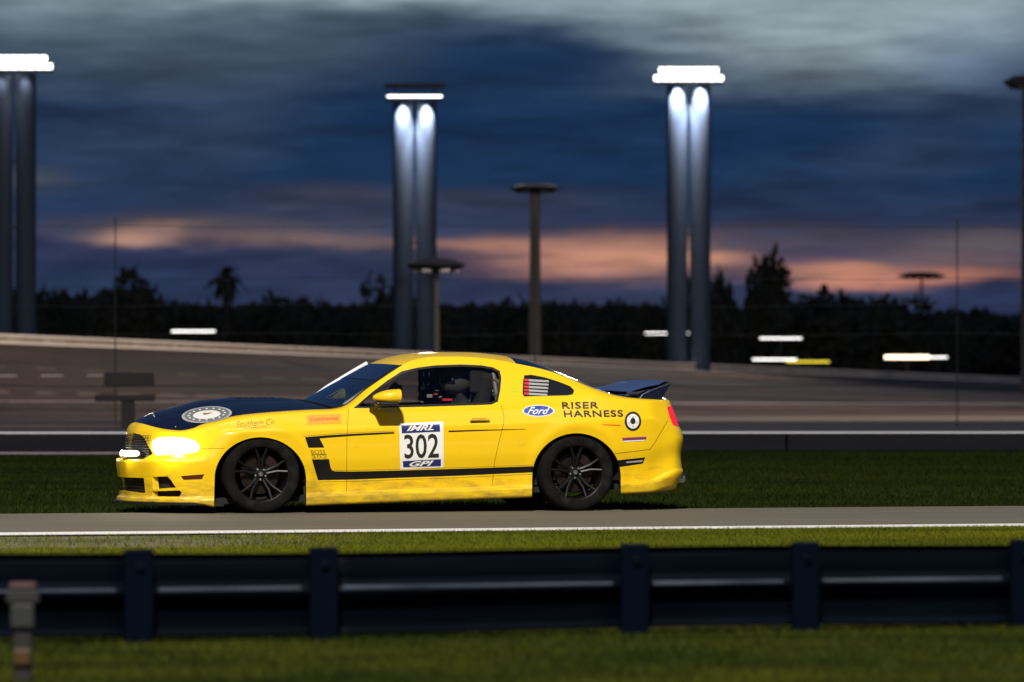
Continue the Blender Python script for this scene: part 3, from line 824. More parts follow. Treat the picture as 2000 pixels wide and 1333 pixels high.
def rake(x): return .03 * (x + .9)
ANCH_ROWS = [2, 4, 2, 7, 8, 12, 3, 8]
P_SIDE = [(.060, .075), (.072, .004), (.150, .000), (.158, .056), (.27, .048), (.45, .010), (.692, .000), (.712, .013), (None, .050)]
P_FRONT = [(.083, .05), (.092, .0), (.122, .004), (.134, .022), (.25, .016), (.437, .0), (.457, .040), (.56, .062), (None, .088)]
P_REAR = [(.165, .10), (.185, .062), (.335, .0), (.350, .010), (.46, .020), (.60, .0), (.668, .014), (.716, .040), (None, .115)]
def profile(P, zk, rk):
    z = [(a + rk if a is not None else zk) for a, d in P]; d = [b for a, b in P]
    out = []
    tt = list(range(9))
    for i in range(8):
        n = ANCH_ROWS[i]
        for k in range(n):
            out.append(i + k / n)
    out.append(8.0)
    zz = np.interp(out, tt, z); dd = pchip(tt, d, out)
    return zz, dd
NK = sum(ANCH_ROWS) + 1
NMR = 18
WV = np.zeros((NS, NK + NMR, 3))
for j in range(NS):
    ox, oy, zk, mx, my, mz = SS[j]
    a = SS[max(j - 1, 0)]; b = SS[min(j + 1, NS - 1)]
    if j == 0: t = Vector((0, -1))
    elif j == NS - 1: t = Vector((0, 1))
    else: t = Vector((b[0] - a[0], b[1] - a[1])).normalized()
    n2 = Vector((t.y, -t.x))            # outward
    wf = 1 - sstep(-1.96, -1.66, ox) if ox < 0 else 0
    wr = sstep(2.0, 2.28, ox) if ox > 0 else 0
    ws = 1 - wf - wr
    zs, ds = profile(P_SIDE, zk, rake(ox)); zf, df = profile(P_FRONT, zk, 0); zr, dr = profile(P_REAR, zk, 0)
    z = zs * ws + zf * wf + zr * wr; d = ds * ws + df * wf + dr * wr
    if wf > 0:   # the nose carries the grille a little further back near the centre top
        pass
    for i in range(NK):
        y_ = oy - n2.y * d[i]; x_ = ox - n2.x * d[i]
        if ws > .5:   # swelling round the wheel arches
            for cx_ in (-1.36, 1.36):
                rr = math.hypot(ox - cx_, z[i] - .33)
                y_ -= .014 * math.exp(-((rr - .40) / .055) ** 2) * (1 if z[i] > .2 else 0)
        if oy == 0: y_ = 0
        WV[j, i] = (x_, min(y_, 0), z[i])
    pk = Vector(WV[j, NK - 1]); pm = Vector((mx, my, mz)); dz = pm.z - pk.z
    w = sstep(.10, .30, dz)
    def mixp(fr, fz): return Vector((pk.x + (pm.x - pk.x) * fr, pk.y + (pm.y - pk.y) * fr, pk.z + dz * fz))
    c1 = mixp(.06, .55).lerp(mixp(.19, .03), w); c2 = mixp(.42, .98).lerp(mixp(.56, .60), w)
    for i in range(NMR):
        t = (i + 1) / NMR
        p = pk * (1 - t) ** 3 + c1 * 3 * t * (1 - t) ** 2 + c2 * 3 * t * t * (1 - t) + pm * t ** 3
        WV[j, NK + i] = (p.x, min(p.y, 0), p.z)

CZ = [(-2.27, .752), (-2.22, .782), (-2.10, .832), (-1.97, .860), (-1.83, .892), (-1.71, .918), (-1.52, .938), (-1.33, .948), (-1.0, .950), (-.84, .928), (-.70, .985), (-.52, 1.080), (-.36, 1.163),
      (-.218, 1.236), (-.065, 1.294), (.12, 1.332), (.35, 1.346), (.58, 1.346), (.81, 1.330), (1.03, 1.296), (1.15, 1.262), (1.30, 1.205), (1.5, 1.125), (1.7, 1.04), (1.85, .992), (2.0, .978), (2.15, .968), (2.255, .962)]
czx = [a for a, b in CZ]; czz = [b for a, b in CZ]
DX = [(-2.27, 0), (-2.25, -.012), (-2.20, -.045), (-2.12, -.09), (-2.01, -.11), (-1.8, -.09), (-1.3, -.09), (-.9, -.14), (-.69, -.15), (-.11, -.10), (.1, -.06), (.6, 0), (1.0, .03), (1.6, .07), (1.9, .07), (2.05, .06), (2.15, .045), (2.25, .004), (2.255, 0)]
NT = 33
TV = np.zeros((NS, NT, 3))
for j in range(NS):
    mx, my, mz = WV[j, -1]
    cx_ = mx + float(np.interp(mx, [a for a, b in DX], [b for a, b in DX])); cz = float(pchip(czx, czz, cx_))
    cx_ = max(-2.27, min(2.255, cx_))
    for i in range(NT):
        t = -1 + 2 * i / (NT - 1)
        e = 1 - abs(t) ** 2.3
        z = mz + (cz - mz) * e
        if mx < -.7 and mx > -2.1:      # power bulge of the hood
            z += .014 * (1 - sstep(.30, .46, abs(t))) * sstep(-2.1, -1.7, mx) * (1 - sstep(-1.0, -.7, mx)) - .004 * math.exp(-((abs(t) - .5) / .05) ** 2)
        TV[j, i] = (mx + (cx_ - mx) * (1 - t * t), my * -t if False else my * t * -1 * -1, z)
# t=-1 must be the near side (my is negative): y = my * (-t)
for j in range(NS):
    for i in range(NT):
        t = -1 + 2 * i / (NT - 1)
        TV[j, i, 1] = WV[j, -1, 1] * (-t)

# ---- bmesh of the near half of the shell
bmw = bmesh.new()
gv = [[bmw.verts.new(WV[j, i]) for i in range(NK + NMR)] for j in range(NS)]
for j in range(NS - 1):
    for i in range(NK + NMR - 1):
        bmw.faces.new((gv[j][i], gv[j + 1][i], gv[j + 1][i + 1], gv[j][i + 1]))
bmw.normal_update()
reg = bmw.faces.layers.int.new('reg')
kd = KDTree(len(bmw.verts)); NRM = []
for q, v in enumerate(bmw.verts):
    kd.insert(v.co, q); NRM.append(v.normal.copy())
kd.balance()
if sum(1 for f in bmw.faces if f.calc_center_median().y < -.88 and f.normal.y > 0) > 200:
    for n_ in NRM: n_.negate()
def smooth_normal(co):
    r = kd.find_n(co, 4); s = Vector((0, 0, 0))
    for (c, q, dd) in r: s += NRM[q] / (dd + 1e-4)
    return s.normalized() if s.length > 1e-6 else Vector((0, -1, 0))
BV = BVHTree.FromBMesh(bmw)
tverts = [tuple(TV[j, i]) for j in range(NS) for i in range(NT)]
tfaces = [(j * NT + i, j * NT + i + 1, (j + 1) * NT + i + 1, (j + 1) * NT + i) for j in range(NS - 1) for i in range(NT - 1)]
BT = BVHTree.FromPolygons(tverts, tfaces)

def inside(poly, x, y):
    c = False; n = len(poly); j = n - 1
    for i in range(n):
        if (poly[i][1] > y) != (poly[j][1] > y) and x < (poly[j][0] - poly[i][0]) * (y - poly[i][1]) / (poly[j][1] - poly[i][1]) + poly[i][0]: c = not c
        j = i
    return c
REG = {}
def region(name):
    if name not in REG: REG[name] = len(REG) + 1
    return REG[name]
def fproj(f):
    P = [project(v.co) for v in f.verts]
    return min(p[0] for p in P), min(p[1] for p in P), max(p[0] for p in P), max(p[1] for p in P)
def cut(poly, name, only=None, pad=1.5):
    """cut the outline into the near shell and mark what lies inside it"""
    rid = region(name); allow = None if only is None else {region(o) if o else 0 for o in only}
    xs = [p[0] for p in poly]; ys = [p[1] for p in poly]
    bx = (min(xs) - 4, min(ys) - 4, max(xs) + 4, max(ys) + 4)
    cand = {}
    for f in bmw.faces:
        if allow is not None and f[reg] not in allow: continue
        c = project(f.calc_center_median())
        if c[0] < bx[0] - 12 or c[0] > bx[2] + 12 or c[1] < bx[1] - 12 or c[1] > bx[3] + 12: continue
        b = fproj(f)
        if b[2] < bx[0] or b[0] > bx[2] or b[3] < bx[1] or b[1] > bx[3]: continue
        cand[f] = b
    n = len(poly)
    for i in range(n):
        a, b = poly[i], poly[(i + 1) % n]
        if math.hypot(a[0] - b[0], a[1] - b[1]) < .05: continue
        ex = (min(a[0], b[0]) - pad, min(a[1], b[1]) - pad, max(a[0], b[0]) + pad, max(a[1], b[1]) + pad)
        ln = math.hypot(b[0] - a[0], b[1] - a[1]); nx, ny = -(b[1] - a[1]) / ln, (b[0] - a[0]) / ln
        fs = []
        for f, q in cand.items():
            if q[2] < ex[0] or q[0] > ex[2] or q[3] < ex[1] or q[1] > ex[3]: continue
            # does the line cross this face's box
            s = [(cx - a[0]) * nx + (cy - a[1]) * ny for cx in (q[0], q[2]) for cy in (q[1], q[3])]
            if min(s) < 0 < max(s): fs.append(f)
        if not fs: continue
        ra, rb = ray(*a), ray(*b); no = ra.cross(rb).normalized()
        for f in fs: del cand[f]
        geom = list({v for f in fs for v in f.verts}) + list({e for f in fs for e in f.edges}) + fs
        ret = bmesh.ops.bisect_plane(bmw, geom=geom, dist=1e-6, plane_co=CAML, plane_no=no)
        for f in {g for g in ret['geom'] if isinstance(g, bmesh.types.BMFace)}:
            if f.is_valid: cand[f] = fproj(f)
    for f in cand:
        if not f.is_valid: continue
        c = project(f.calc_center_median())
        if inside(poly, *c): f[reg] = rid
def rounded(poly, it=1):
    for _ in range(it):
        q = []
        for i in range(len(poly)):
            a, b = poly[i], poly[(i + 1) % len(poly)]
            q += [(a[0] * .75 + b[0] * .25, a[1] * .75 + b[1] * .25), (a[0] * .25 + b[0] * .75, a[1] * .25 + b[1] * .75)]
        poly = q
    return poly
def inset(poly, d):
    n = len(poly); out = []
    area = sum(poly[i][0] * poly[(i + 1) % n][1] - poly[(i + 1) % n][0] * poly[i][1] for i in range(n))
    s = 1 if area > 0 else -1
    for i in range(n):
        a, b, c = Vector(poly[i - 1]), Vector(poly[i]), Vector(poly[(i + 1) % n])
        e1 = (b - a).normalized(); e2 = (c - b).normalized()
        n1 = Vector((-e1.y, e1.x)) * s; n2 = Vector((-e2.y, e2.x)) * s
        m = (n1 + n2); m = m / max(.35, (1 + n1.dot(n2)))
        p = b + m * d; out.append((p.x, p.y))
    return out
def ellipse(cx, cy, rx, ry, n=28): return [(cx + rx * math.cos(2 * PI * i / n), cy + ry * math.sin(2 * PI * i / n)) for i in range(n)]

# ---- big panels first
cut([(150, 680), (391, 680), (391, 877), (438, 876), (438, 1030), (150, 1030)], 'front_bumper')
cut([(391, 680), (655, 680), (679, 798), (677, 962), (600, 1012), (438, 1012), (438, 876), (391, 877)], 'fender', only=[None])
cut([(679.5, 798.5), (800, 796.5), (900, 794), (977, 791), (984.5, 811), (984, 827.5), (974, 866), (966, 903), (961, 951.5), (800, 957.5), (677, 962)], 'door', only=[None])
cut([(1190, 887), (1201, 886.6), (1250, 881), (1269, 878), (1278, 867), (1304, 822), (1400, 812), (1400, 1030), (1190, 1030)], 'rear_bumper', only=[None])
def arch(cx, cy, rx, ry, xl, xr):
    P = [(cx + rx * math.cos(a), cy - ry * math.sin(a)) for a in [PI * k / 30 for k in range(31)]]
    return P + [(xl, 1040), (xr, 1040)]
cut(arch(508.5, 936, 89.5, 81.5, 417, 598.5), 'arch_hole0', pad=3)
cut(arch(1126, 931, 86.5, 84.5, 1038, 1213.5), 'arch_hole1', pad=3)

# ---- windows
WIN = [(690, 798), (725, 768), (756, 744), (785, 725.5), (815, 718.5), (850, 714), (900, 712.3), (940, 714), (963, 718), (976, 725), (979, 738), (977, 762), (972.5, 785), (960, 790.5), (940, 791.5), (830, 795)]
cut(WIN, 'window_trim', only=['quarter', 'door', 'fender', None])
WINI = inset(WIN, 4.5)
cut(WINI, 'side_window', only=['window_trim'])
QW = [(1024, 733.5), (1038, 732.5), (1064, 737.5), (1090, 745.5), (1114, 755), (1121.5, 763), (1119, 771), (1108, 773), (1060, 774), (1024, 775), (1020.5, 770), (1021.5, 745)]
cut(QW, 'quarter_trim', only=[None])
cut(inset(QW, 2.6), 'quarter_window', only=['quarter_trim'])

# ---- front: lamps, grille and intakes
cut([(297, 862), (305, 857), (318.5, 853.8), (340, 853.6), (362, 855.5), (381, 861), (388, 869), (391, 876.5), (384, 883.5), (356.5, 887), (304.7, 890), (296, 877)], 'headlight', only=['front_bumper', 'fender'])
cut([(200, 846), (262, 846.5), (273.7, 849), (282, 856), (289, 870), (298, 887), (279, 897.5), (200, 900)], 'grille_opening', only=['front_bumper'])
cut([(200, 931), (250, 933), (281, 934), (284, 964.6), (262, 962.5), (238, 959), (200, 953)], 'lower_intake', only=['front_bumper'])
cut([(297, 931.5), (327, 931), (334, 938), (343.5, 952.5), (299.5, 956)], 'fog_intake', only=['front_bumper'])
cut([(296.5, 960), (351, 958.2), (354.5, 962), (352, 969), (346, 970.5), (298.5, 970)], 'fog_intake', only=['front_bumper'])
cut([(353, 930.2), (399, 926.7), (394.5, 936.6), (358.5, 938)], 'side_marker', only=['front_bumper', 'fender'])
cut([(1302.5, 795), (1330, 790), (1335, 834), (1319, 833), (1314, 829.5), (1308, 816)], 'tail_lamp', only=[None, 'rear_bumper'])

# ---- black side stripe, in the shape of a hockey stick, with its pinstripes
BODY = ['fender', 'door', None, 'rear_bumper']
cut([(595.5, 854.3), (640, 850.6), (685, 848), (730, 845.8), (770, 844.2), (770, 847.6), (730, 849.8), (685, 852.3), (624.5, 857), (633.7, 874.8), (602.7, 875.3)], 'side_stripe0', only=BODY)
cut([(609, 897.8), (642.8, 897), (645.3, 912), (648, 918.3), (653, 920.9), (685, 921.6), (780, 919.4), (900, 915.9), (1000, 912.4), (1041, 911), (1046, 923), (1000, 925), (900, 929.6), (780, 933.8), (685, 937.4), (621, 938.5)], 'side_stripe1', only=BODY)
cut([(876, 841.4), (950, 839.6), (1027, 838.2), (1027, 839.3), (950, 842), (876, 844.8)], 'side_stripe2', only=BODY)
cut([(1200, 900), (1260.5, 893.6), (1255.5, 906), (1200, 914.5)], 'side_stripe3', only=BODY)
PINS = []
for L0 in ([(592.5, 852.2), (640, 848.2), (685, 845.6), (770, 841.8)], [(623, 941.5), (685, 940.4), (780, 936.8), (900, 932.6), (1000, 928), (1044, 926)], [(652, 918.2), (685, 919), (780, 916.8), (900, 913.3), (1000, 909.8), (1044, 908.2)]):
    PINS.append('pin%d' % len(PINS)); cut(L0 + [(x, y + .9) for x, y in L0[::-1]], PINS[-1], only=BODY)

# ---- panel gaps
GAPS = []
def gap(pts, w=.75):
    GAPS.append('gap%d' % len(GAPS))
    for a, b in zip(pts[:-1], pts[1:]):
        d = Vector((b[0] - a[0], b[1] - a[1])).normalized(); n = Vector((-d.y, d.x)) * w; e = d * .3
        cut([(a[0] - e.x + n.x, a[1] - e.y + n.y), (b[0] + e.x + n.x, b[1] + e.y + n.y), (b[0] + e.x - n.x, b[1] + e.y - n.y), (a[0] - e.x - n.x, a[1] - e.y - n.y)], GAPS[-1], only=BODY + ['front_bumper'])
gap([(680.5, 800), (677.5, 860), (677, 962)], .55)
gap([(979, 792), (984.5, 811), (984, 827.5), (974, 866), (966, 903), (961, 951.5)], .55)
gap([(1201, 886.6), (1250, 881), (1269, 878), (1278, 867), (1304, 822)], .6)
gap([(391, 877), (412, 876.6), (438, 876)], .45)

# ---- split into objects
car = empty('race_car', (XO, 0, 0), TH)
tag(car, 'yellow two-door race coupe with navy hood, black side stripe and number 302 on its door', 'race car')
inv = {v: k for k, v in REG.items()}
def shell_object(name, regs, m, parent, mirror='copy', push=0.0, centre_join=False, rename=None):
    ids = {REG[r] if r else 0 for r in regs if (r is None or r in REG)}
    fs = [f for f in bmw.faces if f[reg] in ids]
    if not fs: return []
    vm = {}; V = []; NN = []; FF = []
    for f in fs:
        idx = []
        for v in f.verts:
            if v.index not in vm:
                n = smooth_normal(v.co)
                vm[v.index] = len(V); V.append(v.co + n * push); NN.append(n)
            idx.append(vm[v.index])
        FF.append(idx)
    # orient every face outward
    OF = []
    for idx in FF:
        nf = Vector((0, 0, 0))
        for k in range(len(idx)):
            a, b = V[idx[k]], V[idx[(k + 1) % len(idx)]]; nf += a.cross(b)
        s = sum((NN[i] for i in idx), Vector())
        OF.append(idx if nf.dot(s) >= 0 else idx[::-1])
    def mk(nm, V, F_, NN, par):
        me = bpy.data.meshes.new(nm); me.from_pydata([tuple(v) for v in V], [], F_); me.materials.append(m)
        me.polygons.foreach_set('use_smooth', [True] * len(me.polygons)); me.update()
        me.normals_split_custom_set_from_vertices([tuple(n) for n in NN])
        o = bpy.data.objects.new(nm, me); COL.objects.link(o); o.parent = par
        return o
    nv = len(V)
    VM = [Vector((v.x, -v.y, v.z)) for v in V]; NM_ = [Vector((n.x, -n.y, n.z)) for n in NN]
    FM = [f[::-1] for f in OF]
    if mirror == 'join':
        return [mk(name, V + VM, OF + [[i + nv for i in f] for f in FM], NN + NM_, parent)]
    a = mk(name, V, OF, NN, parent); b = mk(name, VM, FM, NM_, parent)
    return [a, b]
bmw.verts.ensure_lookup_table(); bmw.verts.index_update()
fb = shell_object('front_bumper', ['front_bumper'], M_YEL, car, 'join')[0]
shell_object('fender', ['fender'], M_YEL, car)
doors = shell_object('door', ['door'], M_YEL, car)
shell_object('rear_quarter', [None], M_YEL, car)
rb = shell_object('rear_bumper', ['rear_bumper'], M_YEL, car, 'join')[0]
shell_object('window_trim', ['window_trim', 'quarter_trim'], M_TRIM, car, push=.001)
shell_object('side_window', ['side_window'], M_SIDEGLASS, car, push=-.006)
qws = shell_object('quarter_window', ['quarter_window'], mat('dark_quarter_glass', (.012, .014, .014), rough=.12, coat=.3), car, push=-.003)
for n_ in range(4): shell_object('side_stripe', ['side_stripe%d' % n_], M_BLACKVINYL, car)
M_PIN = mat('pinstripe_vinyl', (.12, .075, .004), rough=.5)
for n_ in PINS: shell_object('pinstripe', [n_], M_PIN, car)
for g_ in GAPS: shell_object('panel_gap', [g_], M_GAP, car, push=-.003)
heads = shell_object('headlight', ['headlight'], M_HEADH, fb)
shell_object('tail_lamp', ['tail_lamp'], M_TAIL, car, push=.002)
shell_object('side_marker', ['side_marker'], M_MARK, fb, push=-.004)

# returns (rolled edges) round the openings
def rim(regs_in, depth, name, m, parent, direction=None):
    ids = {REG[r] for r in regs_in}
    V = []; FF = []
    for e in bmw.edges:
        lf = e.link_faces
        if len(lf) == 2 and (lf[0][reg] in ids) != (lf[1][reg] in ids):
            q = []
            for v in e.verts:
                n = smooth_normal(v.co)
                dd = direction if direction else -n
                q.append((v.co, v.co + dd * depth))
            b = len(V); V += [q[0][0], q[1][0], q[1][1], q[0][1]]; FF.append((b, b + 1, b + 2, b + 3))
    VM = [Vector((v.x, -v.y, v.z)) for v in V]; nv = len(V)
    if name == 'arch_lip':
        return mesh_obj(name, V, FF, m, parent), mesh_obj(name, VM, [f[::-1] for f in FF], m, parent)
    return mesh_obj(name, V + VM, FF + [tuple(i + nv for i in f)[::-1] for f in FF], m, parent)
M_LIP = mat('arch_lip_black', (.02, .016, .004), rough=.7)
for a_ in ('arch_hole0', 'arch_hole1'): rim([a_], .045, 'arch_lip', M_LIP, car, Vector((0, 1, 0)))
rim(['grille_opening', 'lower_intake', 'fog_intake'], .05, 'opening_edge', M_YEL, fb, Vector((1, .12, 0)))

# recessed blocks behind the intakes: dark mesh with real bars
shell_object('intake_backing', ['grille_opening', 'lower_intake', 'fog_intake'], M_DARK, fb, 'join', push=-.06)
mb = MB()
for k in range(9):
    z = .475 + k * .021
    mb.tube([(-2.335 + .055 * (yy / .5) ** 2 * 2, yy, z) for yy in [-.46 + .92 * i / 16 for i in range(17)]], .0028, 5)
for k in range(27):
    y_ = -.46 + .92 * k / 26
    x_ = -2.333 + .055 * (y_ / .5) ** 2 * 2
    mb.tube([(x_, y_, .468), (x_ + .01, y_, .65)], .0022, 5)
mb.build('grille_mesh', M_GRILLE, fb)
mb = MB()
for k in range(5):
    z = .16 + k * .027
    mb.tube([(-2.345 + .05 * (yy / .5) ** 2 * 2, yy, z) for yy in [-.40 + .80 * i / 14 for i in range(15)]], .003, 5)
mb.build('lower_intake_mesh', M_GRILLE, fb)
def hit(px, py, which='side'):
    d = ray(px, py)
    best = None
    for T in ((BV,) if which == 'side' else ((BT,) if which == 'top' else (BV, BT))):
        h = T.ray_cast(CAML, d)
        if h[0] is not None and (best is None or h[3] < best[1]): best = (h[0], h[3], h[1])
    if best is None: return hit(px, py, 'any') if which != 'any' else (None, None)
    n = best[2]
    if n.dot(d) > 0: n = -n
    return best[0], n

# fog lamps inside the grille ends, lens widened to take in the glow
fogq = [(233, 881.5), (273, 880), (276.5, 885.5), (275, 891), (234, 893.5), (231, 887)]
def fog_lamp():
    V = []; n_ = 28; cxy = (257, 886.6); rx, ry = 17.5, 6.0
    for (k_, off) in ((1.12, -.045), (1.12, .010), (1.0, .014), (.97, .004), (.5, .014), (0.02, .017)):
        row = []
        for q in range(n_ + 1):
            w = 2 * PI * q / n_; ex = abs(math.cos(w)) ** .6 * (1 if math.cos(w) > 0 else -1); ez = abs(math.sin(w)) ** .8 * (1 if math.sin(w) > 0 else -1)
            h_, nn = hit(cxy[0] + rx * k_ * ex, cxy[1] + ry * k_ * ez)
            if h_ is None: h_, nn = hl, nl
            hl, nl = h_, nn
            row.append(h_ + nn * off)
        V.append(row)
    return V
FV = fog_lamp()
fl = MB().grid(FV[:4]).build('fog_lamp', M_TRIM, fb, smooth=True)
ln = MB().grid(FV[3:]).build('lamp_lens', M_HEAD, fl, smooth=True)
fl2 = MB().grid([[Vector((p.x, -p.y, p.z)) for p in r_] for r_ in FV[:4]]).build('fog_lamp', M_TRIM, fb, smooth=True)
MB().grid([[Vector((p.x, -p.y, p.z)) for p in r_] for r_ in FV[3:]]).build('lamp_lens', M_HEAD, fl2, smooth=True)
for f_, sy in ((fl, 1), (fl2, -1)):
    p = FV[5][0]
    ld = bpy.data.lights.new('lamp_beam', 'POINT'); ld.energy = 1.6; ld.shadow_soft_size = .05; ld.color = (1, .95, .72)
    lo = bpy.data.objects.new('lamp_beam', ld); COL.objects.link(lo); lo.parent = f_; lo.location = (p.x - .06, (p.y - .07) * sy, p.z)

# headlight: projector lenses and inner lamps behind the outline
def mirror_copy(o):
    me = o.data.copy()
    for v in me.vertices: v.co.y = -v.co.y
    me.flip_normals()
    c = bpy.data.objects.new(o.name.split('.')[0], me); COL.objects.link(c); c.parent = o.parent
    return c
for (px, py, r_) in ((328, 871, .060), (362, 872, .050)):
    h, n = hit(px, py)
    if h is None: continue
    mbl = MB(); q = n.to_track_quat('X', 'Z').to_matrix()
    m0 = MB().lathe([(.0, .006), (r_ * .6, .005), (r_, .001), (r_ * 1.02, -.004)], (0, 0, 0), 'x', 24)
    mbl.v = [h + q @ v for v in m0.v]; mbl.f = m0.f
    o = mbl.build('projector_lens', M_HEAD, heads[0], smooth=True)
    c = mirror_copy(o); c.parent = heads[1]
for sy, hd in ((-1, heads[0]), (1, heads[1])):
    h, n = hit(340, 872)
    ld = bpy.data.lights.new('lamp_beam', 'POINT'); ld.energy = 5.0; ld.shadow_soft_size = .06; ld.color = (1, .94, .70)
    lo = bpy.data.objects.new('lamp_beam', ld); COL.objects.link(lo); lo.parent = hd
    p = h + n * .12; lo.location = (p.x, p.y * (1 if sy < 0 else -1), p.z - .02)

# ---- top panels
def top_panel(name, j0, j1, m, push=0.0, i0=0, i1=NT - 1):
    P = [[TV[j, i] for i in range(i0, i1 + 1)] for j in range(j0, j1 + 1)]
    o = MB().grid(P).build(name, m, car, smooth=False)
    me = o.data; me.polygons.foreach_set('use_smooth', [True] * len(me.polygons))
    if me.polygons[len(me.polygons) // 2].normal.z < 0: me.flip_normals()
    me.update()
    return o
def jat(mx): return int(np.argmin(np.abs(np.where(np.arange(NS) > 20, WV[:, -1, 0], -9) - mx)))
jc = jat(loc(656, 799, -.745).x); jh = jat(loc(783, 716, -.60).x); jr = jat(loc(1010, 711, -.585).x); jd = jat(loc(1190, 769, -.715).x)
hood = top_panel('hood', 0, jc, M_NAVY)
ws_ = top_panel('windscreen', jc, jh, M_WSCREEN)
roof = top_panel('roof', jh, jr, M_YEL)
rg = top_panel('rear_screen', jr, jd, M_REARGLASS)
deck = top_panel('boot_lid', jd, NS - 1, M_NAVY)
jb = jh - 3
P = [[Vector(TV[j, i]) + Vector((0, 0, .0035)) for i in range(1, NT - 1)] for j in range(jb - 6, jh + 1)]
bn = MB().grid(P).build('sun_strip', mat('navy_sun_strip', (.006, .016, .05), rough=.25, coat=.5), ws_)
# near windscreen seal; far edge glint painted as a pale tube; then the cowl
for i_ in (0, NT - 1):
    pts = [Vector(TV[j, i_]) + Vector((-.004, 0, .006)) for j in range(jc, jh + 1)]
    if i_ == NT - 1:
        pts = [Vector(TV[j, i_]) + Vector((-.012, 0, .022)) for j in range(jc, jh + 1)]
        MB().tube(pts, .017, 8).build('windscreen_seal_and_glint', mat('edge_glint', (.85, .84, .82), rough=.3), ws_, smooth=True)
    else:
        MB().tube(pts, .005, 8).build('windscreen_seal_and_glint', M_TRIM, ws_, smooth=True)
pts = [Vector(TV[jc, i]) + Vector((-.01, 0, .004)) for i in range(NT)]
MB().tube(pts, .012, 8).build('cowl_grille', M_TRIM, car, smooth=True)
# hood pins, hood scoop lip
for (px, py) in ((300, 812), (343, 835)):
    h, n = hit(px, py, 'top')
    if h is not None: MB().lathe([(.0, .012), (.012, .010), (.014, 0)], h, 'z', 14).build('hood_pin', M_STEEL, hood, smooth=True)
h, n = hit(492, 786, 'top')
if h is not None:
    ct = Vector((-1.18, 0, .955))
    mbv = MB()
    for k in range(6):
        mbv.box((-1.42 + k * .055, 0, .956), (.030, .46, .008), Matrix.Rotation(-.35, 3, 'Y'))
    mbv.build('hood_louvre', M_TRIM, hood)

# ---- decals projected on the panels
def decal_grid(name, quad, m, off, parent, nx=24, ny=12, which='side'):
    # quad: TL, TR, BR, BL in photograph pixels
    P = []
    for a in range(ny + 1):
        row = []
        for b in range(nx + 1):
            u, v = b / nx, a / ny
            x = (quad[0][0] * (1 - u) + quad[1][0] * u) * (1 - v) + (quad[3][0] * (1 - u) + quad[2][0] * u) * v
            y = (quad[0][1] * (1 - u) + quad[1][1] * u) * (1 - v) + (quad[3][1] * (1 - u) + quad[2][1] * u) * v
            h, n = hit(x, y, which)
            if h is None: return None
            row.append(h + n * off)
        P.append(row)
    return MB().grid(P).build(name, m, parent, smooth=True)
def decal_disc(name, cx, cy, rx, ry, m, off, parent, r0=0.0, rings=6, n=48, rot=0.0, which='side'):
    P = []
    for a in range(rings + 1):
        rr = r0 + (1 - r0) * a / rings
        row = []
        for b in range(n + 1):
            w = 2 * PI * b / n; ex, ey = rx * rr * math.cos(w), ry * rr * math.sin(w)
            h, nn = hit(cx + ex * math.cos(rot) - ey * math.sin(rot), cy + ex * math.sin(rot) + ey * math.cos(rot), which)
            if h is None: return None
            row.append(h + nn * off)
        P.append(row)
    return MB().grid(P).build(name, m, parent, smooth=True)
def decal_text(name, text, quad, m, off, parent, shear=0.0, bold=0.0, which='side', mapf=None, space=1.0):
    cu = bpy.data.curves.new('lettering', 'FONT'); cu.body = text; cu.size = 1; cu.shear = shear; cu.offset = bold; cu.resolution_u = 3; cu.space_character = space
    ob = bpy.data.objects.new('lettering', cu); COL.objects.link(ob)
    bpy.context.view_layer.update()
    dg = bpy.context.evaluated_depsgraph_get()
    me = bpy.data.meshes.new_from_object(ob.evaluated_get(dg))
    bpy.data.objects.remove(ob)
    bm = bmesh.new(); bm.from_mesh(me)
    bmesh.ops.triangulate(bm, faces=bm.faces[:])
    bmesh.ops.subdivide_edges(bm, edges=bm.edges[:], cuts=2, use_grid_fill=True)
    xs = [v.co.x for v in bm.verts]; ys = [v.co.y for v in bm.verts]
    x0, x1, y0, y1 = min(xs), max(xs), min(ys), max(ys)
    for v in bm.verts:
        u = (v.co.x - x0) / (x1 - x0); w = 1 - (v.co.y - y0) / (y1 - y0)
        if mapf: x, y = mapf(u, w)
        else:
            x = (quad[0][0] * (1 - u) + quad[1][0] * u) * (1 - w) + (quad[3][0] * (1 - u) + quad[2][0] * u) * w
            y = (quad[0][1] * (1 - u) + quad[1][1] * u) * (1 - w) + (quad[3][1] * (1 - u) + quad[2][1] * u) * w
        h, n = hit(x, y, which)
        if h is None: bm.free(); return None
        v.co = h + n * off
    bm.to_mesh(me); bm.free(); me.materials.clear(); me.materials.append(m)
    me.name = name
    o = bpy.data.objects.new(name, me); COL.objects.link(o); o.parent = parent
    return o
door = doors[0]
decal_grid('number_board', [(779.5, 827.5), (866, 823.5), (866.5, 913), (782, 917.5)], M_WHITEV, .0015, door)
nb = [c for c in door.children if c.name.startswith('number_board')][0]
decal_grid('header_band', [(783.5, 831), (858.5, 828), (859.5, 843.4), (785, 847)], M_NAVYV, .0027, nb if False else door, 24, 6)
decal_grid('footer_band', [(786.5, 901), (861, 897.2), (861, 910.8), (787.5, 913.2)], M_NAVYV, .0027, door, 24, 6)
M_NUM = mat('number_vinyl', (.016, .014, .012), rough=.5)
decal_text('door_number', '302', [(788.5, 849.5), (857, 847), (857, 894.5), (790, 896.5)], M_NUM, .0034, door, bold=.012)
decal_text('header_lettering', 'IMRL', [(795, 832.8), (848, 830.4), (847, 840.4), (794, 842.4)], M_WHITEV, .0062, door, shear=.35, bold=.03)
decal_text('footer_lettering', 'GPI', [(800, 901.5), (847, 899.3), (846, 909.6), (799, 911.8)], M_WHITEV, .0062, door, shear=.35, bold=.03)
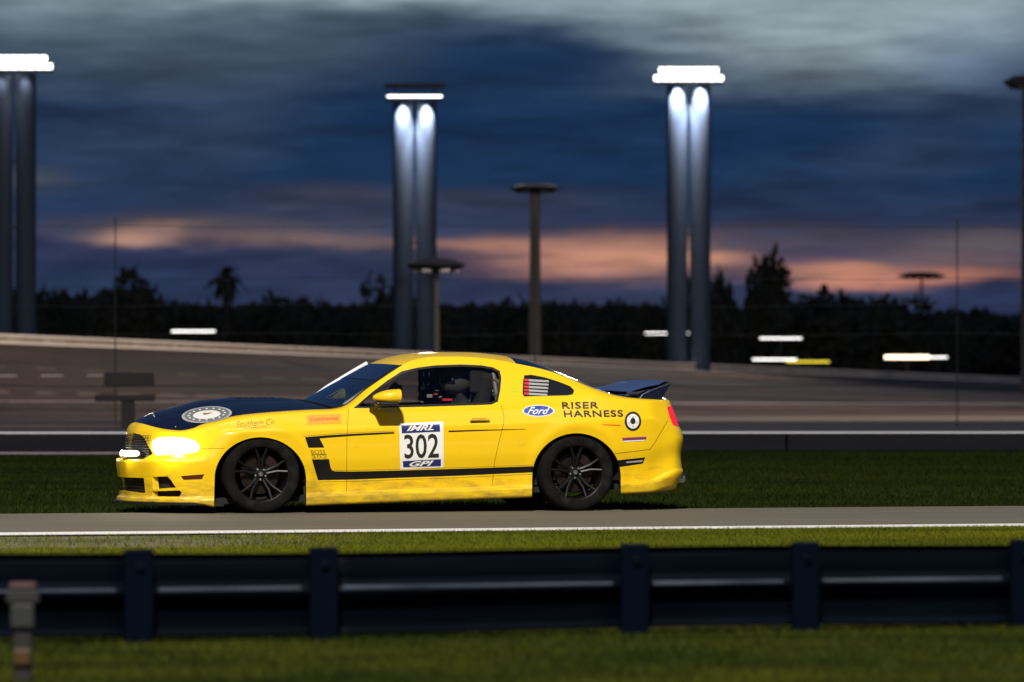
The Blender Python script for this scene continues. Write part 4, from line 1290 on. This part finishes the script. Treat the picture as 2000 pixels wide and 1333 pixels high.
# quarter panel marks
decal_disc('oval_badge', 1051.5, 803, 31, 11.3, M_WHITEV, .0020, car)
decal_disc('oval_badge_field', 1051.5, 803, 28.6, 9.6, M_BLUEV, .0030, car)
decal_text('oval_badge_lettering', 'Ford', [(1031, 796), (1074, 796.5), (1073, 809.5), (1029, 810)], M_WHITEV, .0052, car, shear=.45, bold=.012)
M_TXT = mat('text_vinyl', (.02, .012, .004), rough=.5)
decal_text('sponsor_lettering', 'RISER', [(1097, 786.5), (1169, 785.5), (1169, 798.2), (1098, 799.2)], M_TXT, .0055, car, bold=.018, space=1.1)
decal_text('sponsor_lettering', 'HARNESS', [(1100, 802.5), (1216, 801.5), (1217, 814.2), (1102, 815.3)], M_TXT, .0055, car, bold=.018, space=1.1)
decal_disc('round_badge', 1236, 823.2, 16.2, 19, M_NUM, .0022, car)
decal_disc('round_badge_ring', 1236, 823.2, 12, 14.3, M_WHITEV, .0032, car, r0=.42)
decal_disc('round_badge_centre', 1236, 821.5, 4.2, 5, M_NUM, .0040, car)
for k_ in range(5):
    w = 2 * PI * k_ / 5 + .3
    decal_disc('round_badge_mark', 1236 + 8.3 * math.cos(w), 823.2 + 10 * math.sin(w), 1.3, 1.5, M_GREYV, .0042, car, rings=1, n=8)
decal_grid('red_pinline', [(1174, 829.3), (1212, 830.2), (1212, 831.6), (1180, 830.8)], M_REDV, .003, car, 8, 1)
decal_grid('small_decal', [(1215, 855.5), (1262, 853.3), (1262, 858.6), (1216, 860.8)], mat('maroon_vinyl', (.22, .03, .10), rough=.5), .003, car, 8, 1)
decal_grid('small_decal', [(1216, 861.3), (1262, 859.1), (1258, 861.4), (1217, 863.6)], M_WHITEV, .003, car, 8, 1)
decal_grid('stripe_mark', [(1222, 902), (1256, 898.7), (1254, 902.4), (1224, 905)], M_GREYV, .002, car, 6, 1)
# fender marks
decal_grid('tyre_sponsor_decal', [(598, 811.3), (665.5, 808.5), (667, 827.2), (600.5, 829.6)], mat('amber_vinyl', (.93, .34, .005), rough=.45), .0025, car, 16, 6)
decal_text('tyre_sponsor_lettering', 'Continental', [(604, 815.8), (660, 813.2), (660.5, 820.8), (605, 823.2)], M_REDV, .0036, car, bold=.015)
decal_text('script_lettering', 'Southern Co', [(460, 823), (536, 818), (536, 829), (462, 836)], M_OLIVEV, .0025, car, shear=.4)
decal_grid('script_underline', [(474, 837), (524, 832.2), (524, 833.0), (474, 837.8)], M_OLIVEV, .0025, car, 6, 1)
decal_text('stripe_lettering', 'BOSS', [(606, 879.6), (634.5, 878.8), (636, 886.6), (608, 887.2)], M_OLIVEV, .002, car, bold=.01)
decal_grid('stripe_rule', [(608, 888.0), (638, 887.3), (638.4, 888.3), (608.4, 889.0)], M_BLACKVINYL, .002, car, 4, 1)
decal_text('stripe_lettering', '302', [(607.5, 890.2), (638, 889.4), (640, 895.2), (609, 896.0)], M_OLIVEV, .002, car, bold=.01)
# hood roundel
decal_disc('hood_roundel', 404, 811, 49, 15.6, mat('roundel_grey', (.42, .42, .40), rough=.5), .004, hood, rot=-.085, which='top', rings=8)
decal_disc('hood_roundel_ring', 404, 811, 46, 14.4, M_GREYV, .0052, hood, rot=-.085, which='top', r0=.96, rings=1)
decal_disc('hood_roundel_band', 404, 811, 43.5, 13.4, mat('roundel_band', (.16, .16, .155), rough=.5), .006, hood, rot=-.085, which='top', rings=6, r0=.62)
decal_disc('hood_roundel_centre', 404, 811.5, 27, 8.2, mat('roundel_centre', (.74, .72, .66), rough=.5), .0065, hood, rot=-.085, which='top', rings=4)
for k_ in range(16):
    w = 2 * PI * k_ / 16
    decal_disc('roundel_letter', 404 + 35.3 * math.cos(w), 811 + 10.9 * math.sin(w) - 3 * math.cos(w), 2.4, 1.1, M_WHITEV, .0078, hood, rings=1, n=6, which='top')
decal_grid('roundel_mark', [(396, 808.6), (416, 807.6), (408, 810.6), (399, 813)], mat('roundel_brown', (.35, .17, .10), rough=.5), .0078, hood, 4, 2, which='top')
# flag-like list of names on the quarter glass
for k_ in range(5):
    y_ = 741 + k_ * 6.6
    decal_grid('name_strip', [(1027.5, y_), (1072 - k_ * .8, y_ + 2.8), (1072 - k_ * .8, y_ + 6.6), (1027.5, y_ + 4.2)], M_GREYV, .0032, qws[0], 6, 1)
    decal_grid('name_flag', [(1023.5, y_ - .3), (1033, y_ + .2), (1033, y_ + 4.4), (1023.5, y_ + 4.0)], M_REDBELT, .0042, qws[0], 3, 1)

# ---- door handle
h, n = hit(936, 822)
dh = MB().box((0, 0, 0), (.17, .022, .018)).build('handle', M_YEL, door, bevel=.007); dh.location = h + Vector((0, -.022, .006))
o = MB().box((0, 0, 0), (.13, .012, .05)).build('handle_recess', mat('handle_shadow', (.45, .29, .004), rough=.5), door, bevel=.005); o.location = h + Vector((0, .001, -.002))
o = MB().box((0, 0, 0), (.19, .006, .010)).build('handle_rule', M_BLACKVINYL, door, bevel=.002); o.location = h + Vector((.01, -.006, -.024))
h, n = hit(936, 808)
for s_y in ():
    pass

# ---- mirrors
for sy in (-1, 1):
    a = loc(754, 777, -1.03); a.y *= -sy * 1.0 if sy < 0 else -1
    c = Vector((a.x, -1.03 * (1 if sy < 0 else -1), a.z))
    mbm = MB(); n_ = 22; P = []
    for k in range(13):                       # egg shaped housing, flat at the rear where the glass sits
        t = k / 12; w_ = math.sin(PI * min(.5, t * .62 + .02)) ** .62
        row = []
        for q in range(n_ + 1):
            an = 2 * PI * q / n_; ca, sa = math.cos(an), math.sin(an)
            ex = abs(ca) ** .75 * (1 if ca > 0 else -1); ez = abs(sa) ** .75 * (1 if sa > 0 else -1)
            row.append(c + Vector((-.115 + .225 * t, .105 * w_ * ex, .060 * w_ * ez * (1.0 if ez > 0 else .9) + .012 * t)))
        P.append(row)
    mr = mbm.grid(P).build('mirror', M_YEL, car, smooth=True)
    MB().lathe([(.0, 0), (.05, 0), (.052, -.003)], c + Vector((.110, 0, .012)), 'x', 20).build('mirror_glass', M_STEEL, mr, smooth=True)
    MB().tube([c + Vector((-.04, sy * -.02, -.035)), c + Vector((-.06, -sy * .09, -.07)), Vector((c.x - .08, sy * .875, c.z - .085))], [.030, .028, .034], 10).build('mirror_foot', M_TRIM, mr, smooth=True)
    MB().box(c + Vector((.0, 0, -.052)), (.19, .15, .030)).build('mirror_base', M_TRIM, mr, bevel=.012)

# ---- rear wing
sp = empty('rear_wing', parent=car)
def wing_sec(y, w):
    # a section through the wing at width y: leading edge, crown, raised tail
    xa, xb = 1.835, 2.225
    pts = [(xa, .985), (xa + .04, 1.001), (xa + .14, 1.028), (xa + .26, 1.050), (xa + .34, 1.063), (xb - .01, 1.074), (xb, 1.066), (xb - .03, 1.048), (xa + .36, 1.030), (xa + .22, 1.012), (xa + .10, .992), (xa, .980)]
    return [Vector((x + .05 * (abs(y) / .72) ** 3 * (1 if x < 2.1 else -.5), y, z + .035 - .012 * (abs(y) / .72) ** 2)) for x, z in pts]
P = [wing_sec(-.72 + 1.44 * k / 24, 1) for k in range(25)]
wgo = MB().grid([r + [r[0]] for r in P]).build('wing_plane', M_WINGNAVY, sp, smooth=True)
for sy in (-1, 1):
    sec = [(1.95, .955), (1.98, .99), (2.04, 1.02), (2.225, 1.086), (2.235, 1.074), (2.20, 1.02), (2.15, .945), (2.05, .942)]
    P = [[Vector((x, sy * (.675 + .055 * q), z)) for x, z in sec + sec[:1]] for q in (0, 1)]
    mbp = MB().grid(P); mbp.f.append(tuple(range(len(sec)))); mbp.f.append(tuple(len(sec) + 1 + i for i in range(len(sec))))
    mbp.build('wing_foot', M_NAVY, sp, bevel=.008)
MB().box((2.02, 0, .985), (.05, .05, .06)).build('wing_support', M_TRIM, sp)
MB().box((1.99, 0, .978), (.28, 1.30, .012)).build('boot_spoiler_plinth', M_WINGNAVY, sp, bevel=.004)

# ---- underbody, sills, splitter, exhaust
MB().box((0, 0, .15), (4.15, 1.50, .05), Matrix.Rotation(-.03, 3, 'Y')).build('floor_pan', M_DARK, car)
P = []
for row in (0, 1):
    P.append([])
zb_ = .072
out = [(SS[j, 0] - .025, SS[j, 1] * .985) for j in range(NS) if SS[j, 0] < -1.80]
outer = [Vector((x, y, zb_)) for x, y in out] + [Vector((x, -y, zb_)) for x, y in out[::-1]]
mbs = MB(); nn_ = len(outer)
mbs.v = outer + [p + Vector((0, 0, .018)) for p in outer]
mbs.f = [tuple(range(nn_)), tuple(range(nn_, 2 * nn_))[::-1]] + [(i, (i + 1) % nn_, nn_ + (i + 1) % nn_, nn_ + i) for i in range(nn_)]
mbs.build('splitter', M_TRIM, car)
for sy in (-1, 1):
    MB().lathe([(.030, -.08), (.036, -.07), (.038, .07), (.034, .075), (.031, .06)], (2.31, sy * .62, .262), 'x', 20).build('exhaust_tip', M_STEEL, car, smooth=True)
    MB().box((2.335, sy * .45, .37), (.03, .5, .05)).build('diffuser_vane', M_TRIM, car) if sy > 0 else None

# ---- cabin
MB().box((.25, 0, .52), (2.1, 1.50, .60)).build('cabin_floor', M_DARK, car)
MB().box((-.62, 0, .80), (.42, 1.42, .16), Matrix.Rotation(-.15, 3, 'Y')).build('dashboard', M_DARK, car, bevel=.03)
MB().box((-.46, -.36, .895), (.14, .30, .05)).build('instrument_hood', M_DARK, car, bevel=.02)
MB().box((.98, 0, .86), (.10, 1.36, .26)).build('rear_bulkhead', M_DARK, car)
MB().box((-.2, 0, .30), (3.9, 1.0, .3)).build('engine_bay_block', M_DARK, car)
def cagetube(pts, r=.021): MB().tube(pts, r, 10).build('roll_cage_tube', M_CAGE, car, smooth=True)
for sy in (-1, 1):
    cagetube([(.72, sy * .70, .5), (.72, sy * .68, .9), (.70, sy * .55, 1.25), (.70, sy * .4, 1.285)])
    cagetube([(-.68, sy * .73, .6), (-.62, sy * .70, .90), (-.12, sy * .555, 1.205), (.1, sy * .52, 1.262), (.70, sy * .53, 1.272)])
    cagetube([(.74, sy * .50, 1.26), (1.45, sy * .45, .80)])
    cagetube([(.70, sy * .62, 1.12), (1.10, sy * .66, .78)], .018)
cagetube([(.70, -.42, 1.283), (.70, .42, 1.283)]); cagetube([(-.08, -.54, 1.225), (-.08, .54, 1.225)])
cagetube([(.73, -.66, .86), (.73, .52, 1.24)]); cagetube([(.72, -.69, .98), (.72, .69, .98)])
for sy in (-1, 1):
    st = empty('seat', (0, 0, 0), parent=car)
    MB().box((.34, sy * .38, .60), (.50, .46, .16)).build('seat_base', M_SEAT, st, bevel=.05)
    MB().box((.60, sy * .38, .87), (.13, .48, .62), Matrix.Rotation(.22, 3, 'Y')).build('seat_back', M_SEAT, st, bevel=.05)
    MB().box((.66, sy * .38, 1.13), (.11, .26, .20), Matrix.Rotation(.22, 3, 'Y')).build('headrest', M_SEAT, st, bevel=.04)
    for s2 in (-1, 1):
        MB().box((.60, sy * .38 + s2 * .19, 1.10), (.20, .035, .20)).build('head_bolster', M_SEAT, st, bevel=.015)
    if sy > 0:
        MB().box((.515, .38 - .1, .93), (.02, .07, .36), Matrix.Rotation(.22, 3, 'Y')).build('seat_belt', M_REDBELT, st)
nt_ = empty('window_net', (0, 0, 0), parent=car)
xa_ = loc(818, 760, .62).x; xb_ = loc(990, 760, .62).x
for k in range(17):
    x_ = xa_ + (xb_ - xa_) * (k + .5) / 17
    MB().box((x_, .63 - .10 * 0, 1.02), ((xb_ - xa_) / 17 * .90, .012, .40), Matrix.Rotation(.03 * ((k % 3) - 1), 3, 'Y')).build('net_strap', M_SEAT, nt_)
for k in range(5):
    MB().box(((xa_ + xb_) / 2, .645, .86 + .085 * k), (xb_ - xa_, .012, .05)).build('net_strap', M_SEAT, nt_)
h = loc(954, 763, -.55)
MB().box(h, (.075, .03, .016), Matrix.Rotation(.08, 3, 'Y')).build('green_display', M_GREENLED, car)
h = loc(873, 781, -.60)
MB().box(h, (.085, .03, .018)).build('red_strap', M_REDBELT, car)
h = loc(851, 770, -.5)
MB().box(h, (.03, .02, .012)).build('red_switch', M_REDBELT, car)
for (px, py, w_, hh_) in ((904, 757, .035, .05), (886, 757, .05, .02), (868, 761, .04, .02), (853, 763, .035, .014), (839, 774, .05, .03), (826, 758, .04, .03), (822, 785, .045, .012), (915, 784, .02, .02), (932, 783, .02, .02), (940, 735, .05, .012), (958, 741, .045, .012), (948, 775, .016, .06), (860, 776, .03, .012), (877, 748, .03, .014), (893, 770, .02, .03), (925, 752, .018, .03), (835, 752, .025, .014)):
    h = loc(px, py, -.30 + random.uniform(-.1, .1))
    MB().box(h, (w_, .02, hh_), Matrix.Rotation(random.uniform(-.4, .4), 3, 'Y')).build('cockpit_bracket', mat('pale_bracket', (.22, .22, .20), rough=.5) if 'pale_bracket' not in bpy.data.materials else bpy.data.materials['pale_bracket'], car, bevel=.004)
h = loc(763, 762, .62)
MB().box(h, (.05, .03, .17), Matrix.Rotation(.75, 3, 'Y')).build('far_pillar_pad', M_GREYV, car, bevel=.012)
# steering wheel
mbw = MB(); cw = Vector((-.13, -.38, .90)); ro = Matrix.Rotation(R(-68), 3, 'Y')
ring = [cw + ro @ Vector((.17 * math.cos(a), .17 * math.sin(a), 0)) for a in [2 * PI * k / 28 for k in range(29)]]
mbw.tube(ring, .014, 8)
for a in (0, 2.2, 4.1): mbw.tube([cw, cw + ro @ Vector((.17 * math.cos(a), .17 * math.sin(a), 0))], .012, 6)
mbw.tube([cw, cw + Vector((-.3, 0, -.12))], .02, 8)
mbw.build('steering_wheel', M_TRIM, car, smooth=True)

# ---- wheels
def wheel(x, y, sy, steer=0.0):
    rz_ = .325; wd = .27
    wr = empty('wheel', (x, y, rz_), steer, parent=car)
    def fl(pf): return [(r, a * sy) for r, a in pf]
    tp = [(.228, .118), (.240, .130), (.262, .137), (.285, .138), (.304, .132), (.318, .118), (.325, .095), (.325, -.095), (.318, -.118), (.30, -.134), (.262, -.137), (.230, -.118)]
    MB().lathe(fl(tp), (0, 0, 0), 'y', 72).build('tyre', M_TYRE, wr, smooth=True)
    rp_ = [(.231, .120), (.238, .126), (.240, .119), (.226, .112), (.218, .095), (.212, .0), (.206, -.10)]
    rm = MB().lathe(fl(rp_), (0, 0, 0), 'y', 72).build('rim', M_RIM, wr, smooth=True)
    mbk = MB()
    for k in range(10):
        pair = k // 2; s_ = -1 if k % 2 else 1
        a = 2 * PI * pair / 5 + .31
        ca, sa = math.cos(a), math.sin(a); tx, tz = -sa, ca
        p0 = Vector((ca * .052 + tx * .012 * s_, sy * .055, sa * .052 + tz * .012 * s_))
        p1 = Vector((ca * .14 + tx * .020 * s_, sy * .075, sa * .14 + tz * .020 * s_))
        p2 = Vector((ca * .219 + tx * .048 * s_, sy * .098, sa * .219 + tz * .048 * s_))
        mbk.tube([p0, p1, p2], [.017, .0135, .012], 8)
    mbk.build('spokes', M_RIM, rm, smooth=True)
    MB().lathe(fl([(0, .072), (.028, .072), (.034, .064), (.060, .060), (.066, .045), (.066, .0)]), (0, 0, 0), 'y', 32).build('hub', M_RIM, rm, smooth=True)
    MB().lathe(fl([(0, .086), (.018, .084), (.024, .076), (.026, .070)]), (0, 0, 0), 'y', 6).build('centre_nut', M_HUB, rm)
    for k in range(5):
        a = 2 * PI * k / 5 + .9
        MB().lathe(fl([(0, .076), (.009, .074), (.010, .060)]), (.045 * math.cos(a), 0, .045 * math.sin(a)), 'y', 8).build('lug_nut', M_HUB, rm)
    MB().lathe(fl([(.07, .018), (.165, .018), (.165, -.012), (.07, -.012)]), (0, 0, 0), 'y', 48).build('brake_disc', M_DISC, wr, smooth=True)
    MB().lathe(fl([(.10, .035), (.172, .035), (.176, .0), (.172, -.03), (.10, -.03)]), (0, 0, 0), 'y', 12, arc=.9, start=.35).build('brake_caliper', M_REDCAL, wr)
    return wr
pf = loc(513, 927, -.90); pr_ = loc(1127.5, 923.5, -.905)
for (xx, yy, ss, st_) in ((pf.x, -.765, -1, R(-2)), (pr_.x, -.775, -1, 0), (pf.x, .765, 1, R(-2)), (pr_.x, .775, 1, 0)):
    wheel(xx, yy, ss, st_)
    # wheel-arch liner
    s_ = ss
    MB().lathe([(.395, s_ * .86), (.395, s_ * .50), (.05, s_ * .48)], (xx, 0, .33), 'y', 30, arc=PI * 1.12, start=-.06 * PI).build('arch_liner', M_DARK, car)

# dark inner skin, so that gaps and openings never show daylight
def inner_skin():
    V = []; FF = []
    rows = list(range(3, NK, 4)) + [NK - 1]; cols = [j for j in range(0, NS, 4)] + [NS - 1]
    for j in cols:
        for i in rows:
            p = Vector(WV[j, i]); n = smooth_normal(p); q = p - n * .07; q.y = min(q.y, 0)
            V.append(q)
    m_ = len(rows)
    for a in range(len(cols) - 1):
        for b in range(m_ - 1):
            idx = (a * m_ + b, (a + 1) * m_ + b, (a + 1) * m_ + b + 1, a * m_ + b + 1)
            c = sum((V[i] for i in idx), Vector()) / 4
            if any(math.hypot(c.x - w.x, c.z - .33) < .44 for w in (pf, pr_)): continue
            FF.append(idx)
    nv = len(V)
    mesh_obj('inner_skin', V + [Vector((v.x, -v.y, v.z)) for v in V], FF + [tuple(i + nv for i in f)[::-1] for f in FF], M_DARK, car)
inner_skin()
bmw.free()

# ---- the driver
def skin_body(name, chains, radii, mats, parent, sub=1):
    bm = bmesh.new(); vs = []
    for p in chains['v']: vs.append(bm.verts.new(p))
    for a, b in chains['e']: bm.edges.new((vs[a], vs[b]))
    me = bpy.data.meshes.new(name); bm.to_mesh(me); bm.free()
    o = bpy.data.objects.new(name, me); COL.objects.link(o); o.parent = parent
    md = o.modifiers.new('skin', 'SKIN'); md.use_smooth_shade = True
    for i, r_ in enumerate(radii):
        sv_ = me.skin_vertices[0].data[i]; sv_.radius = (r_, r_) if not isinstance(r_, tuple) else r_
    me.skin_vertices[0].data[0].use_root = True
    s2 = o.modifiers.new('sub', 'SUBSURF'); s2.levels = sub; s2.render_levels = sub
    me.materials.append(mats)
    return o
dv = empty('person', tuple(CARM @ Vector((.42, -.38, .53))), TH)
tag(dv, 'race driver in dark suit and grey helmet at the wheel of the yellow car', 'person')
v = [(0, 0, .03), (.03, 0, .20), (.06, 0, .36), (.04, 0, .45), (.02, 0, .52),
     (.05, -.19, .36), (-.14, -.25, .17), (-.40, -.16, .20), (-.47, -.13, .22),
     (.05, .19, .36), (-.14, .25, .17), (-.40, .16, .20), (-.47, .13, .22),
     (-.06, -.10, .0), (-.50, -.15, .10), (-.85, -.13, -.10), (-.06, .10, .0), (-.50, .15, .10), (-.85, .13, -.10)]
e = [(0, 1), (1, 2), (2, 3), (3, 4), (2, 5), (5, 6), (6, 7), (7, 8), (2, 9), (9, 10), (10, 11), (11, 12), (0, 13), (13, 14), (14, 15), (0, 16), (16, 17), (17, 18)]
rad = [.14, (.15, .12), (.15, .11), .06, .07, .075, .048, .036, .04, .075, .048, .036, .04, .09, .065, .05, .09, .065, .05]
for sgn, w0 in ((-1, 8), (1, 12)):
    for k in range(5):
        b0 = Vector(v[w0]); o1 = b0 + Vector((-.03, (-.036 + .018 * k), .02)); o2 = o1 + Vector((-.035, 0, -.005)); o3 = o2 + Vector((-.005, 0, -.03))
        i0 = len(v); v += [tuple(o1), tuple(o2), tuple(o3)]; e += [(w0, i0), (i0, i0 + 1), (i0 + 1, i0 + 2)]; rad += [.011, .010, .009]
skin_body('body', {'v': v, 'e': e}, rad, M_SUIT, dv)
mh = MB(); P = []
for i in range(17):
    a = PI * i / 16; row = []
    for k in range(29):
        b = 2 * PI * k / 28
        x_ = math.sin(a) * math.cos(b) * .145; y_ = math.sin(a) * math.sin(b) * .122; z_ = math.cos(a) * (.135 if a < PI / 2 else .12)
        if z_ < -.02 and x_ < 0: x_ *= 1.06
        row.append(Vector((x_ + .015, y_, z_ + .575 - .005)))
    P.append(row)
hm = mh.grid(P).build('helmet', M_HELM, dv, smooth=True)
P = []
for i in range(5):
    a = PI * (.40 + .16 * i / 4); row = []
    for k in range(17):
        b = PI * (.60 + .80 * k / 16)
        row.append(Vector((math.sin(a) * math.cos(b) * .149 + .015, math.sin(a) * math.sin(b) * .126, math.cos(a) * .138 + .57)))
    P.append(row)
MB().grid(P).build('visor', M_VISOR, hm, smooth=True)
